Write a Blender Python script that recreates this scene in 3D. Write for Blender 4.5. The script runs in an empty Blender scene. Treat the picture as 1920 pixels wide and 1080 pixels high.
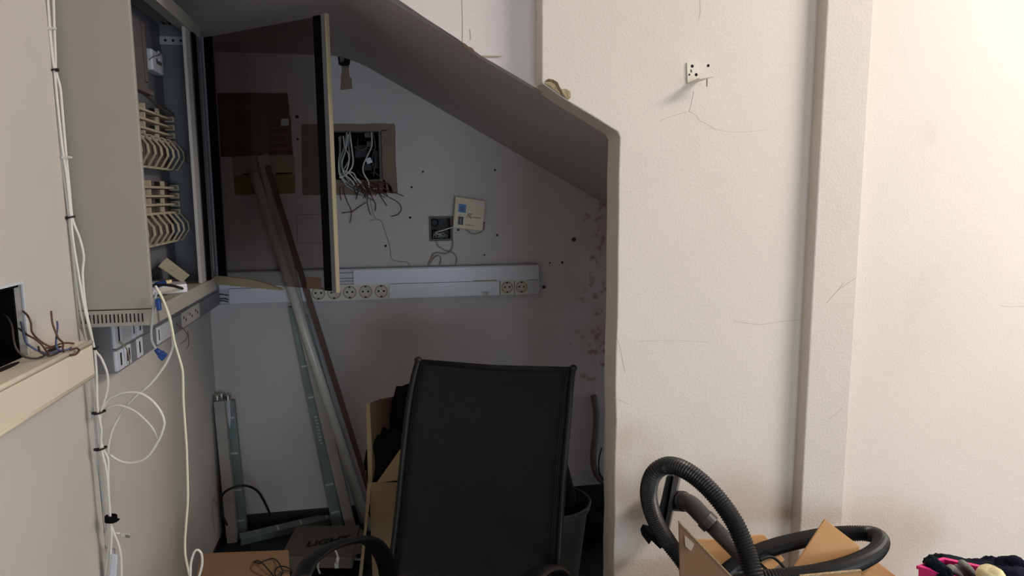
import bpy, bmesh, math, random
from mathutils import Vector, Matrix, Quaternion, noise
random.seed(7)
scn = bpy.context.scene
col = scn.collection
# ------------------------------------------------------------------ camera model (calibrated from the photo)
CH = 1.34                       # camera height, metres
FPX = 1293.74
RT = Vector((0.98263354, -0.18544703, -0.00638206))
UP = Vector((0.03100358, 0.13017459, 0.99100623))
FW = Vector((0.18294838, 0.97399383, -0.13366344))
def ray(x, y): return RT*((x-960)/FPX) - UP*((y-540)/FPX) + FW
def pY(x, y, Y):
    d = ray(x, y); d = d*(Y/d.y); return Vector((d.x, d.y, d.z+CH))
def pX(x, y, X):
    d = ray(x, y); d = d*(X/d.x); return Vector((d.x, d.y, d.z+CH))
def pZ(x, y, Z):
    d = ray(x, y); d = d*((Z-CH)/d.z); return Vector((d.x, d.y, Z))
YB, XL, XN, YF = 2.80, -0.66, -0.65, 1.64     # back wall, nook left wall, near left wall, front wall face

# ------------------------------------------------------------------ materials
def lin(c):
    return tuple((v/255/12.92 if v/255 <= .04045 else ((v/255+.055)/1.055)**2.4) for v in c)
MATS = {}
def mat(name, rgb, rough=.6, metal=0, var=.0, vscale=8, bump=0, bscale=60, spec=.5, stretch=None, dirt=None, sheen=0):
    m = bpy.data.materials.new(name); m.use_nodes = True; MATS[name] = m
    nt = m.node_tree; N = nt.nodes; L = nt.links
    b = N['Principled BSDF']; b.inputs['Roughness'].default_value = rough; b.inputs['Metallic'].default_value = metal
    b.inputs['Specular IOR Level'].default_value = spec
    if sheen: b.inputs['Sheen Weight'].default_value = sheen
    c = lin(rgb)
    tc = N.new('ShaderNodeTexCoord'); src = tc.outputs['Object']
    if stretch:
        mp = N.new('ShaderNodeMapping'); mp.inputs['Scale'].default_value = stretch; L.new(src, mp.inputs[0]); src = mp.outputs[0]
    def nz(scale, detail=4):
        n = N.new('ShaderNodeTexNoise'); n.inputs['Scale'].default_value = scale; n.inputs['Detail'].default_value = detail
        L.new(src, n.inputs['Vector']); return n.outputs['Fac']
    cr = N.new('ShaderNodeValToRGB')
    v = max(var, .0001)
    cr.color_ramp.elements[0].position = .3; cr.color_ramp.elements[1].position = .7
    cr.color_ramp.elements[0].color = (*[x*(1-v) for x in c], 1); cr.color_ramp.elements[1].color = (*[min(1, x*(1+v*.6)) for x in c], 1)
    L.new(nz(vscale), cr.inputs[0]); out = cr.outputs[0]
    if dirt:
        drgb, dscale, lo, hi = dirt
        r2 = N.new('ShaderNodeValToRGB'); r2.color_ramp.elements[0].position = lo; r2.color_ramp.elements[1].position = hi
        L.new(nz(dscale, 8), r2.inputs[0])
        mx = N.new('ShaderNodeMixRGB'); mx.inputs[2].default_value = (*lin(drgb), 1)
        L.new(r2.outputs[0], mx.inputs[0]); L.new(out, mx.inputs[1]); out = mx.outputs[0]
    L.new(out, b.inputs['Base Color'])
    if bump:
        bp = N.new('ShaderNodeBump'); bp.inputs['Strength'].default_value = bump; bp.inputs['Distance'].default_value = .01
        L.new(nz(bscale, 5), bp.inputs['Height']); L.new(bp.outputs[0], b.inputs['Normal'])
    return m
mat('plaster', (226, 217, 208), .92, var=.03, vscale=3, bump=.14, bscale=150, spec=.2, dirt=((208, 200, 191), 5, .62, .9))
mat('pilaster_shaded', (218, 209, 200), .92, var=.03, vscale=3, bump=.17, bscale=150, spec=.2)  # wall plaster greyed: the pilaster's dimmer light is put into its colour
mat('paint_left', (205, 198, 191), .85, var=.03, vscale=3, bump=.08, bscale=60, spec=.25, dirt=((190, 182, 172), 9, .68, .95))
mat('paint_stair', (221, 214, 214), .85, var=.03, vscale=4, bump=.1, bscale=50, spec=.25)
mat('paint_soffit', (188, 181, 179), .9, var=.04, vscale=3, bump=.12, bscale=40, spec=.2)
mat('bare_plaster', (138, 121, 106), .95, var=.12, vscale=14, bump=.3, bscale=80)
mat('bare_plaster_dark', (108, 84, 68), .95, var=.15, vscale=10, bump=.3, bscale=80)
mat('bare_plaster_pale', (176, 160, 140), .95, var=.1, vscale=20, bump=.2, bscale=80)
mat('olive_paper', (140, 134, 84), .9, var=.15, vscale=24)
mat('floor_dark', (34, 36, 38), .55, var=.3, vscale=6, bump=.1, bscale=30, dirt=((70, 70, 68), 16, .6, .8))
mat('skirting', (36, 28, 26), .6, var=.2, vscale=8)
mat('black', (7, 7, 7), .85, spec=.1)
mat('hole_dark', (16, 14, 14), .95)
mat('drill_dark', (46, 40, 38), .95)
mat('crack_line', (172, 159, 147), .95)
mat('pencil', (150, 140, 134), .95)
mat('chip_tan', (176, 158, 126), .95, var=.3, vscale=60, bump=.6, bscale=120)
mat('chip_dark', (112, 92, 74), .95, var=.3, vscale=70, bump=.6, bscale=120)
mat('cab_beige', (162, 157, 149), .5, var=.03, vscale=2, bump=.02, bscale=200)
mat('cab_inside', (112, 112, 118), .5, var=.04, vscale=3)
mat('cab_frame', (176, 174, 172), .45, var=.03, vscale=4)
mat('door_edge', (160, 146, 120), .5, var=.04, vscale=5)
mat('rubber_black', (14, 14, 15), .6, var=.2, vscale=20)
mat('hose_black', (30, 31, 34), .42, var=.15, vscale=20)
mat('hose_grey', (66, 62, 62), .35, var=.1, vscale=12)
mat('block_beige', (178, 164, 142), .5, var=.08, vscale=10)
mat('block_brown', (92, 80, 74), .7, var=.15, vscale=20)
mat('pvc_cover', (214, 217, 226), .35, var=.02, vscale=3)
mat('pvc_body', (196, 196, 200), .4, var=.03, vscale=3)
mat('pvc_grey', (122, 122, 126), .45, var=.04, vscale=3)
mat('socket_plate', (212, 204, 190), .4, var=.02, vscale=8)
mat('socket_well', (196, 187, 172), .45, var=.02, vscale=8)
mat('cream_pvc', (232, 220, 200), .4, var=.03, vscale=4)
mat('cable_white', (226, 223, 216), .4, var=.03, vscale=14)
mat('cable_cream', (232, 226, 200), .4, var=.03, vscale=14)
mat('cable_grey', (160, 162, 164), .45, var=.05, vscale=14)
mat('wire_brown', (92, 62, 44), .45, var=.1, vscale=30)
mat('wire_rust', (104, 62, 50), .6, var=.2, vscale=40)
mat('wire_blue', (76, 88, 124), .4, var=.1, vscale=30)
mat('wire_dark', (60, 52, 48), .5, var=.1, vscale=30)
mat('wire_olive', (150, 140, 116), .5, var=.1, vscale=30)
mat('plug_blue', (22, 62, 132), .4)
mat('plug_clear', (206, 204, 196), .25)
mat('plug_tip', (235, 215, 170), .35)
mat('metal_pin', (190, 186, 178), .3, metal=1)
mat('galvanised', (128, 140, 138), .45, metal=.15, var=.18, vscale=18, stretch=(1, 1, .15), bump=.04, bscale=40)
mat('galvanised_warm', (168, 162, 156), .5, metal=.05, var=.1, vscale=16)
mat('alu_pale', (206, 204, 196), .35, metal=.05, var=.08, vscale=16)
mat('pole_brown', (96, 70, 60), .6, metal=.2, var=.12, vscale=16)
mat('print_white', (196, 202, 200), .7)
mat('print_grey', (92, 88, 82), .7)
mat('cardboard', (190, 144, 96), .85, var=.06, vscale=6, bump=.06, bscale=30)
mat('cardboard_tan', (150, 131, 98), .85, var=.07, vscale=6, bump=.06, bscale=30)
mat('cardboard_brown', (132, 100, 72), .85, var=.08, vscale=6, bump=.06, bscale=30)
mat('cardboard_grey', (116, 104, 92), .85, var=.06, vscale=6)
mat('card_edge', (172, 150, 116), .9, var=.5, vscale=260)
mat('tape_clear', (176, 160, 142), .3)
mat('sling', (25, 24, 25), .85, var=.12, vscale=40, bump=.25, bscale=420, spec=.2)
mat('chair_tube', (15, 14, 15), .45, spec=.3)
mat('bag_black', (9, 9, 10), .8, var=.2, vscale=9, bump=.1, bscale=14, spec=.15)
mat('bin_olive', (84, 80, 72), .6, var=.15, vscale=7)
mat('pipe_grey', (120, 112, 106), .6, var=.1, vscale=12)
mat('pink', (216, 44, 124), .4, var=.03, vscale=5)
mat('navy', (15, 16, 36), .9, var=.25, vscale=22, bump=.2, bscale=60, spec=.15)
mat('teal_dark', (10, 26, 34), .9, var=.6, vscale=26, bump=.2, bscale=60, spec=.15)
mat('glove_grey', (128, 126, 124), .9, var=.1, vscale=30, bump=.3, bscale=120)
mat('cap_cream', (226, 214, 170), .85, var=.1, vscale=12, bump=.3, bscale=60, dirt=((150, 128, 92), 22, .58, .75))
mat('paper_beige', (172, 164, 142), .8, var=.04, vscale=8)
mat('plate_beige', (222, 210, 182), .4, var=.02, vscale=6)
mat('socket_blue', (44, 120, 186), .4)
mat('socket_navy', (20, 14, 28), .4)
mat('box_grey', (90, 88, 88), .6, var=.1, vscale=12)
mat('box_dark', (44, 46, 50), .6, var=.2, vscale=14)
mat('bracket', (222, 218, 204), .45, var=.03, vscale=20)
mat('room_white', (226, 216, 204), .9, var=.03)

def glass_mat():
    m = bpy.data.materials.new('tinted_glass'); m.use_nodes = True; MATS['tinted_glass'] = m
    nt = m.node_tree; N = nt.nodes; L = nt.links
    for n in list(N): N.remove(n)
    o = N.new('ShaderNodeOutputMaterial'); mx = N.new('ShaderNodeMixShader'); t = N.new('ShaderNodeBsdfTransparent'); g = N.new('ShaderNodeBsdfGlossy')
    t.inputs[0].default_value = (.64, .595, .575, 1); g.inputs['Roughness'].default_value = .03; g.inputs[0].default_value = (.8, .8, .8, 1)
    lw = N.new('ShaderNodeLayerWeight'); lw.inputs[0].default_value = .25
    mr = N.new('ShaderNodeMath'); mr.operation = 'MULTIPLY'; mr.inputs[1].default_value = .09
    L.new(lw.outputs['Fresnel'], mr.inputs[0]); L.new(mr.outputs[0], mx.inputs[0]); L.new(t.outputs[0], mx.inputs[1]); L.new(g.outputs[0], mx.inputs[2]); L.new(mx.outputs[0], o.inputs[0])
glass_mat()

def wall_back_mat():
    # painted plaster with a patch of brown damp speckle near the right-hand end
    m = mat('paint_back', (205, 199, 199), .88, var=.03, vscale=3, bump=.06, bscale=50, spec=.2)
    nt = m.node_tree; N = nt.nodes; L = nt.links; b = N['Principled BSDF']
    base = b.inputs['Base Color'].links[0].from_socket
    tc = N.new('ShaderNodeTexCoord'); sp = N.new('ShaderNodeSeparateXYZ'); L.new(tc.outputs['Object'], sp.inputs[0])
    mr = N.new('ShaderNodeMapRange'); mr.inputs['From Min'].default_value = .70; mr.inputs['From Max'].default_value = .90
    L.new(sp.outputs['X'], mr.inputs['Value'])
    mz = N.new('ShaderNodeMapRange'); mz.inputs['From Min'].default_value = .30; mz.inputs['From Max'].default_value = .55
    L.new(sp.outputs['Z'], mz.inputs['Value'])
    n = N.new('ShaderNodeTexNoise'); n.inputs['Scale'].default_value = 26; n.inputs['Detail'].default_value = 9; L.new(tc.outputs['Object'], n.inputs['Vector'])
    n2 = N.new('ShaderNodeTexNoise'); n2.inputs['Scale'].default_value = 5; n2.inputs['Detail'].default_value = 3; L.new(tc.outputs['Object'], n2.inputs['Vector'])
    a = N.new('ShaderNodeMath'); a.operation = 'MULTIPLY'; L.new(mr.outputs[0], a.inputs[0]); L.new(mz.outputs[0], a.inputs[1])
    a2 = N.new('ShaderNodeMath'); a2.operation = 'MULTIPLY_ADD'; a2.inputs[1].default_value = .17; L.new(a.outputs[0], a2.inputs[0]); L.new(n.outputs[0], a2.inputs[2])
    r = N.new('ShaderNodeValToRGB'); r.color_ramp.elements[0].position = .69; r.color_ramp.elements[1].position = .80; L.new(a2.outputs[0], r.inputs[0])
    q = N.new('ShaderNodeMath'); q.operation = 'MULTIPLY'; L.new(r.outputs[0], q.inputs[0]); L.new(a.outputs[0], q.inputs[1])
    mx = N.new('ShaderNodeMixRGB'); mx.inputs[2].default_value = (*lin((160, 138, 130)), 1); L.new(q.outputs[0], mx.inputs[0]); L.new(base, mx.inputs[1])
    r3 = N.new('ShaderNodeValToRGB'); r3.color_ramp.elements[0].position = .4; r3.color_ramp.elements[1].position = .7; L.new(n2.outputs[0], r3.inputs[0])
    q3 = N.new('ShaderNodeMath'); q3.operation = 'MULTIPLY'; L.new(r3.outputs[0], q3.inputs[0]); L.new(a.outputs[0], q3.inputs[1])
    q4 = N.new('ShaderNodeMath'); q4.operation = 'MULTIPLY'; q4.inputs[1].default_value = .45; L.new(q3.outputs[0], q4.inputs[0])
    m3 = N.new('ShaderNodeMixRGB'); m3.inputs[2].default_value = (*lin((168, 138, 130)), 1); L.new(q4.outputs[0], m3.inputs[0]); L.new(mx.outputs[0], m3.inputs[1])
    L.new(m3.outputs[0], b.inputs['Base Color'])
wall_back_mat()

# ------------------------------------------------------------------ mesh helpers
class MB:
    def __init__(s): s.v = []; s.f = []
    def box(s, lo, hi):
        x0, y0, z0 = lo; x1, y1, z1 = hi
        return s.hexa([(x0,y0,z0),(x1,y0,z0),(x1,y1,z0),(x0,y1,z0)], [(x0,y0,z1),(x1,y0,z1),(x1,y1,z1),(x0,y1,z1)])
    def hexa(s, a, b):
        n = len(s.v); k = len(a); s.v += [Vector(p) for p in a] + [Vector(p) for p in b]
        s.f.append(tuple(n+i for i in reversed(range(k)))); s.f.append(tuple(n+k+i for i in range(k)))
        for i in range(k):
            j = (i+1) % k; s.f.append((n+i, n+j, n+k+j, n+k+i))
        return s
    def prism(s, pts, off):                       # planar outline swept by a vector
        pts = [Vector(p) for p in pts]; off = Vector(off)
        return s.hexa(pts, [p+off for p in pts])
    def obox(s, c, ax, ay, az):                   # oriented box: centre and three half-axes
        c, ax, ay, az = map(Vector, (c, ax, ay, az))
        return s.hexa([c-ax-ay-az, c+ax-ay-az, c+ax+ay-az, c-ax+ay-az], [c-ax-ay+az, c+ax-ay+az, c+ax+ay+az, c-ax+ay+az])
    def sweep(s, prof, path, up=None, closed=False, scales=None, cap=True):
        path = [Vector(p) for p in path]; n = len(path); k = len(prof); base = len(s.v)
        t0 = (path[1]-path[0]).normalized()
        if up is None:
            up = Vector((0, 0, 1)) if abs(t0.z) < .9 else Vector((1, 0, 0))
            fixed = None
        else: fixed = Vector(up)
        u = Vector(up)
        for i, p in enumerate(path):
            t = (path[min(i+1, n-1)]-path[max(i-1, 0)])
            if closed: t = path[(i+1) % n]-path[(i-1) % n]
            if t.length < 1e-9: t = t0
            t.normalize()
            if fixed is not None: u = fixed
            u = (u - t*u.dot(t))
            if u.length < 1e-6: u = Vector((0, 1, 0)) - t*t.y
            u.normalize(); w = t.cross(u)
            sc = scales[i] if scales else 1
            for a, b in prof: s.v.append(p + w*(a*sc) + u*(b*sc))
        rng = n if closed else n-1
        for i in range(rng):
            i2 = (i+1) % n
            for j in range(k):
                j2 = (j+1) % k
                s.f.append((base+i*k+j, base+i*k+j2, base+i2*k+j2, base+i2*k+j))
        if cap and not closed:
            s.f.append(tuple(base+j for j in reversed(range(k)))); s.f.append(tuple(base+(n-1)*k+j for j in range(k)))
        return s
    def tube(s, path, r, seg=8, closed=False, scales=None, up=None):
        prof = [(r*math.cos(2*math.pi*i/seg), r*math.sin(2*math.pi*i/seg)) for i in range(seg)]
        return s.sweep(prof, path, up, closed, scales)
    def cyl(s, a, b, r, r2=None, seg=16):
        a, b = Vector(a), Vector(b)
        return s.tube([a, b], r, seg, scales=[1, (r2 if r2 is not None else r)/r])
    def lathe(s, prof, c=(0, 0, 0), axis=(0, 0, 1), seg=24, arc=2*math.pi):
        c = Vector(c); ax = Vector(axis).normalized(); q = Vector((0, 0, 1)).rotation_difference(ax)
        base = len(s.v); k = len(prof); full = arc > 6.28
        for i in range(seg if full else seg+1):
            a = arc*i/seg
            for r, z in prof: s.v.append(c + q @ Vector((r*math.cos(a), r*math.sin(a), z)))
        for i in range(seg):
            i2 = (i+1) % seg if full else i+1
            for j in range(k-1): s.f.append((base+i*k+j, base+i2*k+j, base+i2*k+j+1, base+i*k+j+1))
        return s
    def ball(s, c, r, rot=None, seg=24, rings=14, disp=0, dscale=8, seed=0):
        base = len(s.v); c = Vector(c); rx, ry, rz = r
        for i in range(rings+1):
            th = math.pi*i/rings
            for j in range(seg):
                ph = 2*math.pi*j/seg
                d = Vector((math.sin(th)*math.cos(ph), math.sin(th)*math.sin(ph), math.cos(th)))
                k = 1 + disp*noise.noise(d*dscale*.3 + Vector((seed*7.1, seed*3.3, 0))) + disp*.5*noise.noise(d*dscale + Vector((seed, 0, seed)))
                p = Vector((d.x*rx, d.y*ry, d.z*rz))*k
                if rot: p = rot @ p
                s.v.append(c+p)
        for i in range(rings):
            for j in range(seg):
                j2 = (j+1) % seg
                s.f.append((base+i*seg+j, base+(i+1)*seg+j, base+(i+1)*seg+j2, base+i*seg+j2))
        return s
    def build(s, name, material, parent=None, bevel=0, smooth=False, bseg=2, sub=0):
        me = bpy.data.meshes.new(name); me.from_pydata([tuple(p) for p in s.v], [], s.f); me.validate()
        bm = bmesh.new(); bm.from_mesh(me); bmesh.ops.remove_doubles(bm, verts=bm.verts, dist=1e-6)
        bmesh.ops.recalc_face_normals(bm, faces=bm.faces); bm.to_mesh(me); bm.free()
        o = bpy.data.objects.new(name, me); col.objects.link(o)
        ms = material if isinstance(material, (list, tuple)) else [material]
        for m in ms: me.materials.append(MATS[m])
        if smooth:
            for p in me.polygons: p.use_smooth = True
        if bevel:
            b = o.modifiers.new('bevel', 'BEVEL'); b.width = bevel; b.segments = bseg; b.limit_method = 'ANGLE'; b.angle_limit = math.radians(35)
        if sub:
            b = o.modifiers.new('subsurf', 'SUBSURF'); b.levels = sub; b.render_levels = sub
        if parent is not None:
            o.parent = parent; bpy.context.view_layer.update()
            o.matrix_parent_inverse = parent.matrix_world.inverted()
        return o
def tag(o, label, cat, group=None, kind=None):
    o['label'] = label; o['category'] = cat
    if group: o['group'] = group
    if kind: o['kind'] = kind
    return o
def thing(name, loc, label, cat, group=None):
    e = bpy.data.objects.new(name, None); col.objects.link(e); e.location = Vector(loc); e.empty_display_size = .05
    bpy.context.view_layer.update()
    return tag(e, label, cat, group)
def struct(o): o['kind'] = 'structure'; return o
def spline(pts, n=8, closed=False):
    pts = [Vector(p) for p in pts]; out = []; N = len(pts)
    for i in range(N if closed else N-1):
        g = (lambda k: pts[k % N]) if closed else (lambda k: pts[min(max(k, 0), N-1)])
        p0, p1, p2, p3 = g(i-1), g(i), g(i+1), g(i+2)
        for j in range(n):
            t = j/n
            out.append(.5*((2*p1)+(p2-p0)*t+(2*p0-5*p1+4*p2-p3)*t*t+(3*p1-p0-3*p2+p3)*t**3))
    if not closed: out.append(pts[-1])
    return out
def resample(path, step):
    out = [path[0].copy()]; acc = 0
    for a, b in zip(path, path[1:]):
        d = (b-a).length
        if d < 1e-9: continue
        pos = step-acc
        while pos <= d: out.append(a+(b-a)*(pos/d)); pos += step
        acc = (acc+d) % step
    return out
def cable(name, pts, r, m, label, cat='cable', group=None, seg=8, parent=None, n=8):
    o = MB().tube(spline(pts, n), r, seg).build(name, m, parent, smooth=True)
    if parent is None: tag(o, label, cat, group)
    return o

# ================================================================== ROOM SHELL
RX, RY, RZ = 3.3, -3.2, 2.9
struct(MB().box((-.9, RY-.2, -.06), (RX+.2, 3.0, 0)).build('floor', 'floor_dark'))
# left wall: near stretch (1 cm proud) with the recess of the open junction box, nook stretch behind it
bh = [pX(-40, 600, XN).y, pX(50, 640, XN).y, pX(40, 676, XN).z, pX(36, 532, XN).z]
w = MB()
w.box((-.80, RY, 0), (XN, bh[0], RZ)); w.box((-.80, bh[1], 0), (XN, 1.652, RZ))
w.box((-.80, bh[0], 0), (XN, bh[1], bh[2])); w.box((-.80, bh[0], bh[3]), (XN, bh[1], RZ)); w.box((-.80, bh[0], bh[2]), (-.72, bh[1], bh[3]))
w.box((-.80, 1.652, 0), (XL, 2.95, RZ))
wall_left = struct(w.build('wall_left', 'paint_left'))
# back wall with the ragged cable hole and the flush box hole cut through
H1 = [pY(618, 300, YB).x, pY(717, 300, YB).x, pY(680, 338, YB).z, pY(680, 244, YB).z]
H2 = [pY(807, 430, YB).x, pY(846, 430, YB).x, pY(826, 449, YB).z, pY(826, 408, YB).z]
w = MB(); D0, D1 = YB, 2.92
xs = [-.80, H1[0], H1[1], H2[0], H2[1], 1.7]
w.box((xs[0], D0, 0), (xs[1], D1, 2.2)); w.box((xs[2], D0, 0), (xs[3], D1, 2.2)); w.box((xs[4], D0, 0), (xs[5], D1, 2.2))
w.box((xs[1], D0, 0), (xs[2], D1, H1[2])); w.box((xs[1], D0, H1[3]), (xs[2], D1, 2.2))
w.box((xs[3], D0, 0), (xs[4], D1, H2[2])); w.box((xs[3], D0, H2[3]), (xs[4], D1, 2.2))
w.box((-.80, D1, 0), (1.7, D1+.05, 2.2))
wall_back = struct(w.build('wall_back', 'paint_back'))
# ceiling of the nook: flat under the landing, then the sloping underside of the stair
def soff(x):                                       # underside height of the stair relative to the camera
    s = .4720-.5534*x; f = .531; k = .05
    h = max(k-abs(s-f), 0)/k
    return min(s, f)-h*h*k*.25
SX = [-.66, -.3, -.2, -.16, -.13, -.10, -.07, -.04, 0, .1, .2, .3, .4, .6, .8, 1.0, 1.2, 1.5]
edge_px = [(753,3),(795,32),(857,72),(903,105),(950,132),(997,160)]
def rim(x):                                        # the outer arris of the slab, on the stair face
    p = [pY(a, b, 1.70) for a, b in edge_px]
    z0 = p[0].z-CH; sl = (p[-1].z-p[0].z)/(p[-1].x-p[0].x)
    for a, b in zip(p, p[1:]):
        if a.x <= x <= b.x: return a.z-CH+(b.z-a.z)*(x-a.x)/(b.x-a.x)
    return z0+sl*(x-p[0].x)
w = MB()
ys = [1.70, 1.725, 1.78, 2.82]
for x in SX:
    top = min(soff(x)+.5, 1.2)+CH
    z1 = soff(x)+CH; z0 = min(max(rim(x)+CH, z1), z1+.05)
    for y, z in zip(ys, [z0, z1+.35*(z0-z1), z1, z1]): w.v.append(Vector((x, y, z)))
    w.v.append(Vector((x, 2.82, top))); w.v.append(Vector((x, 1.70, top)))
k = 6
for i in range(len(SX)-1):
    for j in range(k): w.f.append((i*k+j, (i+1)*k+j, (i+1)*k+(j+1) % k, i*k+(j+1) % k))
w.f.append(tuple(range(k))); w.f.append(tuple((len(SX)-1)*k+j for j in reversed(range(k))))
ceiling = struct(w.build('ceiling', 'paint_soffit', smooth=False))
# white face of the stair above its sloping edge
pts = [Vector((-.66, 1.70, 1.93))] + [Vector((x, 1.70, max(min(rim(x), .9), soff(x))+CH+.001)) for x in (-.2,)]
pts = [Vector((-.66, 1.699, RZ)), Vector((-.66, 1.699, 1.93)), Vector((-.15, 1.699, 1.93)), Vector((0., 1.699, rim(0)+CH))]
pts += [pY(a, b, 1.699) for a, b in edge_px] + [Vector((.44, 1.699, pY(997, 160, 1.699).z-.03)), Vector((.44, 1.699, RZ))]
wall_upper = struct(MB().prism(pts, (0, .03, 0)).build('wall_upper', 'paint_stair'))
# big front wall with its sloping shoulder and the jamb of the nook
a, b, c = pY(1016, 156, YF), pY(1158, 247, YF), pY(1161, 258, YF)
jb = pY(1151, 1077, YF)
xj = (c.x+jb.x)/2
pts = [Vector((a.x, YF, RZ)), a, pY(1060, 187, YF), pY(1110, 217, YF), b, Vector((xj+.001, YF, c.z))]
zz = c.z
rj = random.Random(3)
while zz > .05:
    zz -= .09; pts.append(Vector((xj+rj.uniform(-.0022, .0022), YF, max(zz, 0))))
pts += [Vector((RX, YF, 0)), Vector((RX, YF, RZ))]
wall_front = struct(MB().prism(pts, (0, .092, 0)).build('wall_front', 'plaster', bevel=.003))
wp = [pY(1533, 0, YF).x, pY(1488, 985, YF).x]
x0 = pY(1552, 0, 1.60).x; x1 = pY(1640, 0, 1.60).x; xb0 = pY(1500, 985, 1.60).x; xb1 = pY(1580, 985, 1.60).x
struct(MB().hexa([(xb0, YF+.01, 0), (xb1, YF+.01, 0), (xb1, 1.60, 0), (xb0, 1.60, 0)], [(x0, YF+.01, RZ), (x1, YF+.01, RZ), (x1, 1.60, RZ), (x0, 1.60, RZ)]).build('trim_1', 'pilaster_shaded', bevel=.004))
struct(MB().box((XL, YB-.012, 0), (1.5, YB, .066)).build('baseboard_back', 'skirting', bevel=.003))
struct(MB().box((XL, 1.66, 0), (XL+.008, YB-.012, .02)).build('baseboard_left', 'skirting', bevel=.002))
# rest of the room, behind the camera
struct(MB().box((-.8, RY-.2, RZ), (RX+.2, 1.70, RZ+.08)).build('ceiling_room', 'room_white'))
w = MB(); WX0, WX1, WZ0, WZ1 = .3, 2.1, .1, 1.35
w.box((-.8, RY-.15, 0), (WX0, RY, RZ)); w.box((WX1, RY-.15, 0), (RX+.2, RY, RZ)); w.box((WX0, RY-.15, 0), (WX1, RY, WZ0)); w.box((WX0, RY-.15, WZ1), (WX1, RY, RZ))
struct(w.build('wall_rear', 'room_white'))
w = MB(); SY0, SY1, SZ0, SZ1 = -.55, .9, .1, 1.95
w.box((RX, RY, 0), (RX+.15, SY0, RZ)); w.box((RX, SY1, 0), (RX+.15, YF+.1, RZ)); w.box((RX, SY0, 0), (RX+.15, SY1, SZ0)); w.box((RX, SY0, SZ1), (RX+.15, SY1, RZ))
struct(w.build('wall_right', 'room_white'))
def win(name, horiz, a0, a1, z0, z1, c):
    w = MB(); t = .05
    def bb(p, q, zlo, zhi):
        if horiz: w.box((p, c-.03, zlo), (q, c+.03, zhi))
        else: w.box((c-.03, p, zlo), (c+.03, q, zhi))
    bb(a0, a0+t, z0, z1); bb(a1-t, a1, z0, z1); bb(a0+t, a1-t, z0, z0+t); bb(a0+t, a1-t, z1-t, z1); m_ = (a0+a1)/2; bb(m_-t/2, m_+t/2, z0+t, z1-t)
    struct(w.build(name, 'room_white'))
win('added_window_1', True, WX0, WX1, WZ0, WZ1, RY-.07)  # unseen window, added to go with the bluish rear fill
win('window_2', False, SY0, SY1, SZ0, SZ1, RX+.07)

# ------------------------------------------------------------------ marks on the walls (children of the walls)
def patch(name, px, m, Y=YB, t=.0015, parent=None, jit=0):
    r = random.Random(len(px)+int(px[0][0])); pts = []
    src = px if not jit else []
    if jit:
        for (ax, ay), (bx, by) in zip(px, px[1:]+px[:1]):
            for i in range(6):
                u = i/6; src = src+[(ax+(bx-ax)*u+r.uniform(-jit, jit), ay+(by-ay)*u+r.uniform(-jit, jit))]
    return MB().prism([pY(x, y, Y-t) for x, y in src], (0, t-.0001, 0)).build(name, m, parent)
B = wall_back
patch('bare_plaster_patch', [(565,233),(619,232),(619,366),(567,366)], 'bare_plaster', parent=B, jit=1)
patch('bare_plaster_patch', [(618,232),(740,232),(741,245),(618,246)], 'bare_plaster', parent=B, jit=1)
patch('bare_plaster_patch', [(715,244),(741,244),(745,362),(718,362)], 'bare_plaster', parent=B, jit=1)
patch('bare_plaster_patch', [(618,337),(719,337),(746,361),(690,366),(618,366)], 'bare_plaster', parent=B, jit=1)
patch('stained_patch', [(406,175),(538,174),(546,232),(549,290),(412,294)], 'bare_plaster_dark', parent=B, jit=1)
patch('pale_patch', [(434,292),(551,290),(553,326),(437,329)], 'bare_plaster_pale', parent=B, jit=.6)
patch('olive_patch', [(438,329),(553,326),(554,363),(440,366)], 'olive_paper', parent=B, jit=.6)
patch('wall_slot', [(455,326),(484,325),(484,328),(455,329)], 'hole_dark', t=.0025, parent=B)
patch('wall_slot', [(517,324),(548,323),(548,326),(517,327)], 'hole_dark', t=.0025, parent=B)
patch('paper_label', [(527,223),(541,222),(542,235),(527,236)], 'pvc_cover', t=.003, parent=B)
patch('conduit_chase', [(641,121),(654,121),(655,143),(659,146),(661,167),(638,168)], 'bare_plaster', parent=B, jit=.5)
patch('conduit_opening', [(633,106),(657,106),(656,121),(650,124),(641,124),(635,121)], 'hole_dark', t=.002, parent=B)
patch('conduit_opening', [(637,108),(645,107),(645,114),(638,117)], 'box_grey', t=.003, parent=B)
def stroke(name, px, r, m, Y=YB, parent=None, n=4):
    return MB().tube(spline([pY(x, y, Y) for x, y in px], n), r, 5).build(name, m, parent)
stroke('pencil_line', [(556,403),(590,402),(622,401)], .0011, 'pencil', parent=B)
stroke('pencil_line', [(556,403),(557,430),(557,456)], .0011, 'pencil', parent=B)
stroke('pencil_line', [(560,456),(590,455),(622,455)], .0009, 'pencil', parent=B)
for x, y, s in [(793,322,2.6),(772,351,2.8),(769,408,3.2),(723,461,3.2),(928,319,2.8),(932,441,3),(908,478,2),(859,431,3),(907,418,3),(557,219,4),(558,261,3),(594,297,2.5),
                (1020,538,4.6),(1054,492,3.4),(1031,493,2.4),(1076,449,6)]:
    c = pY(x, y, YB); r = s*.7*YB/FPX
    MB().lathe([(0, -.0005), (r*.55, -.001), (r, -.0016), (r*1.05, .001)], c, (0, 1, 0), 14).build('drill_hole', 'drill_dark' if s < 4.5 else 'box_dark', B)
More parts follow.
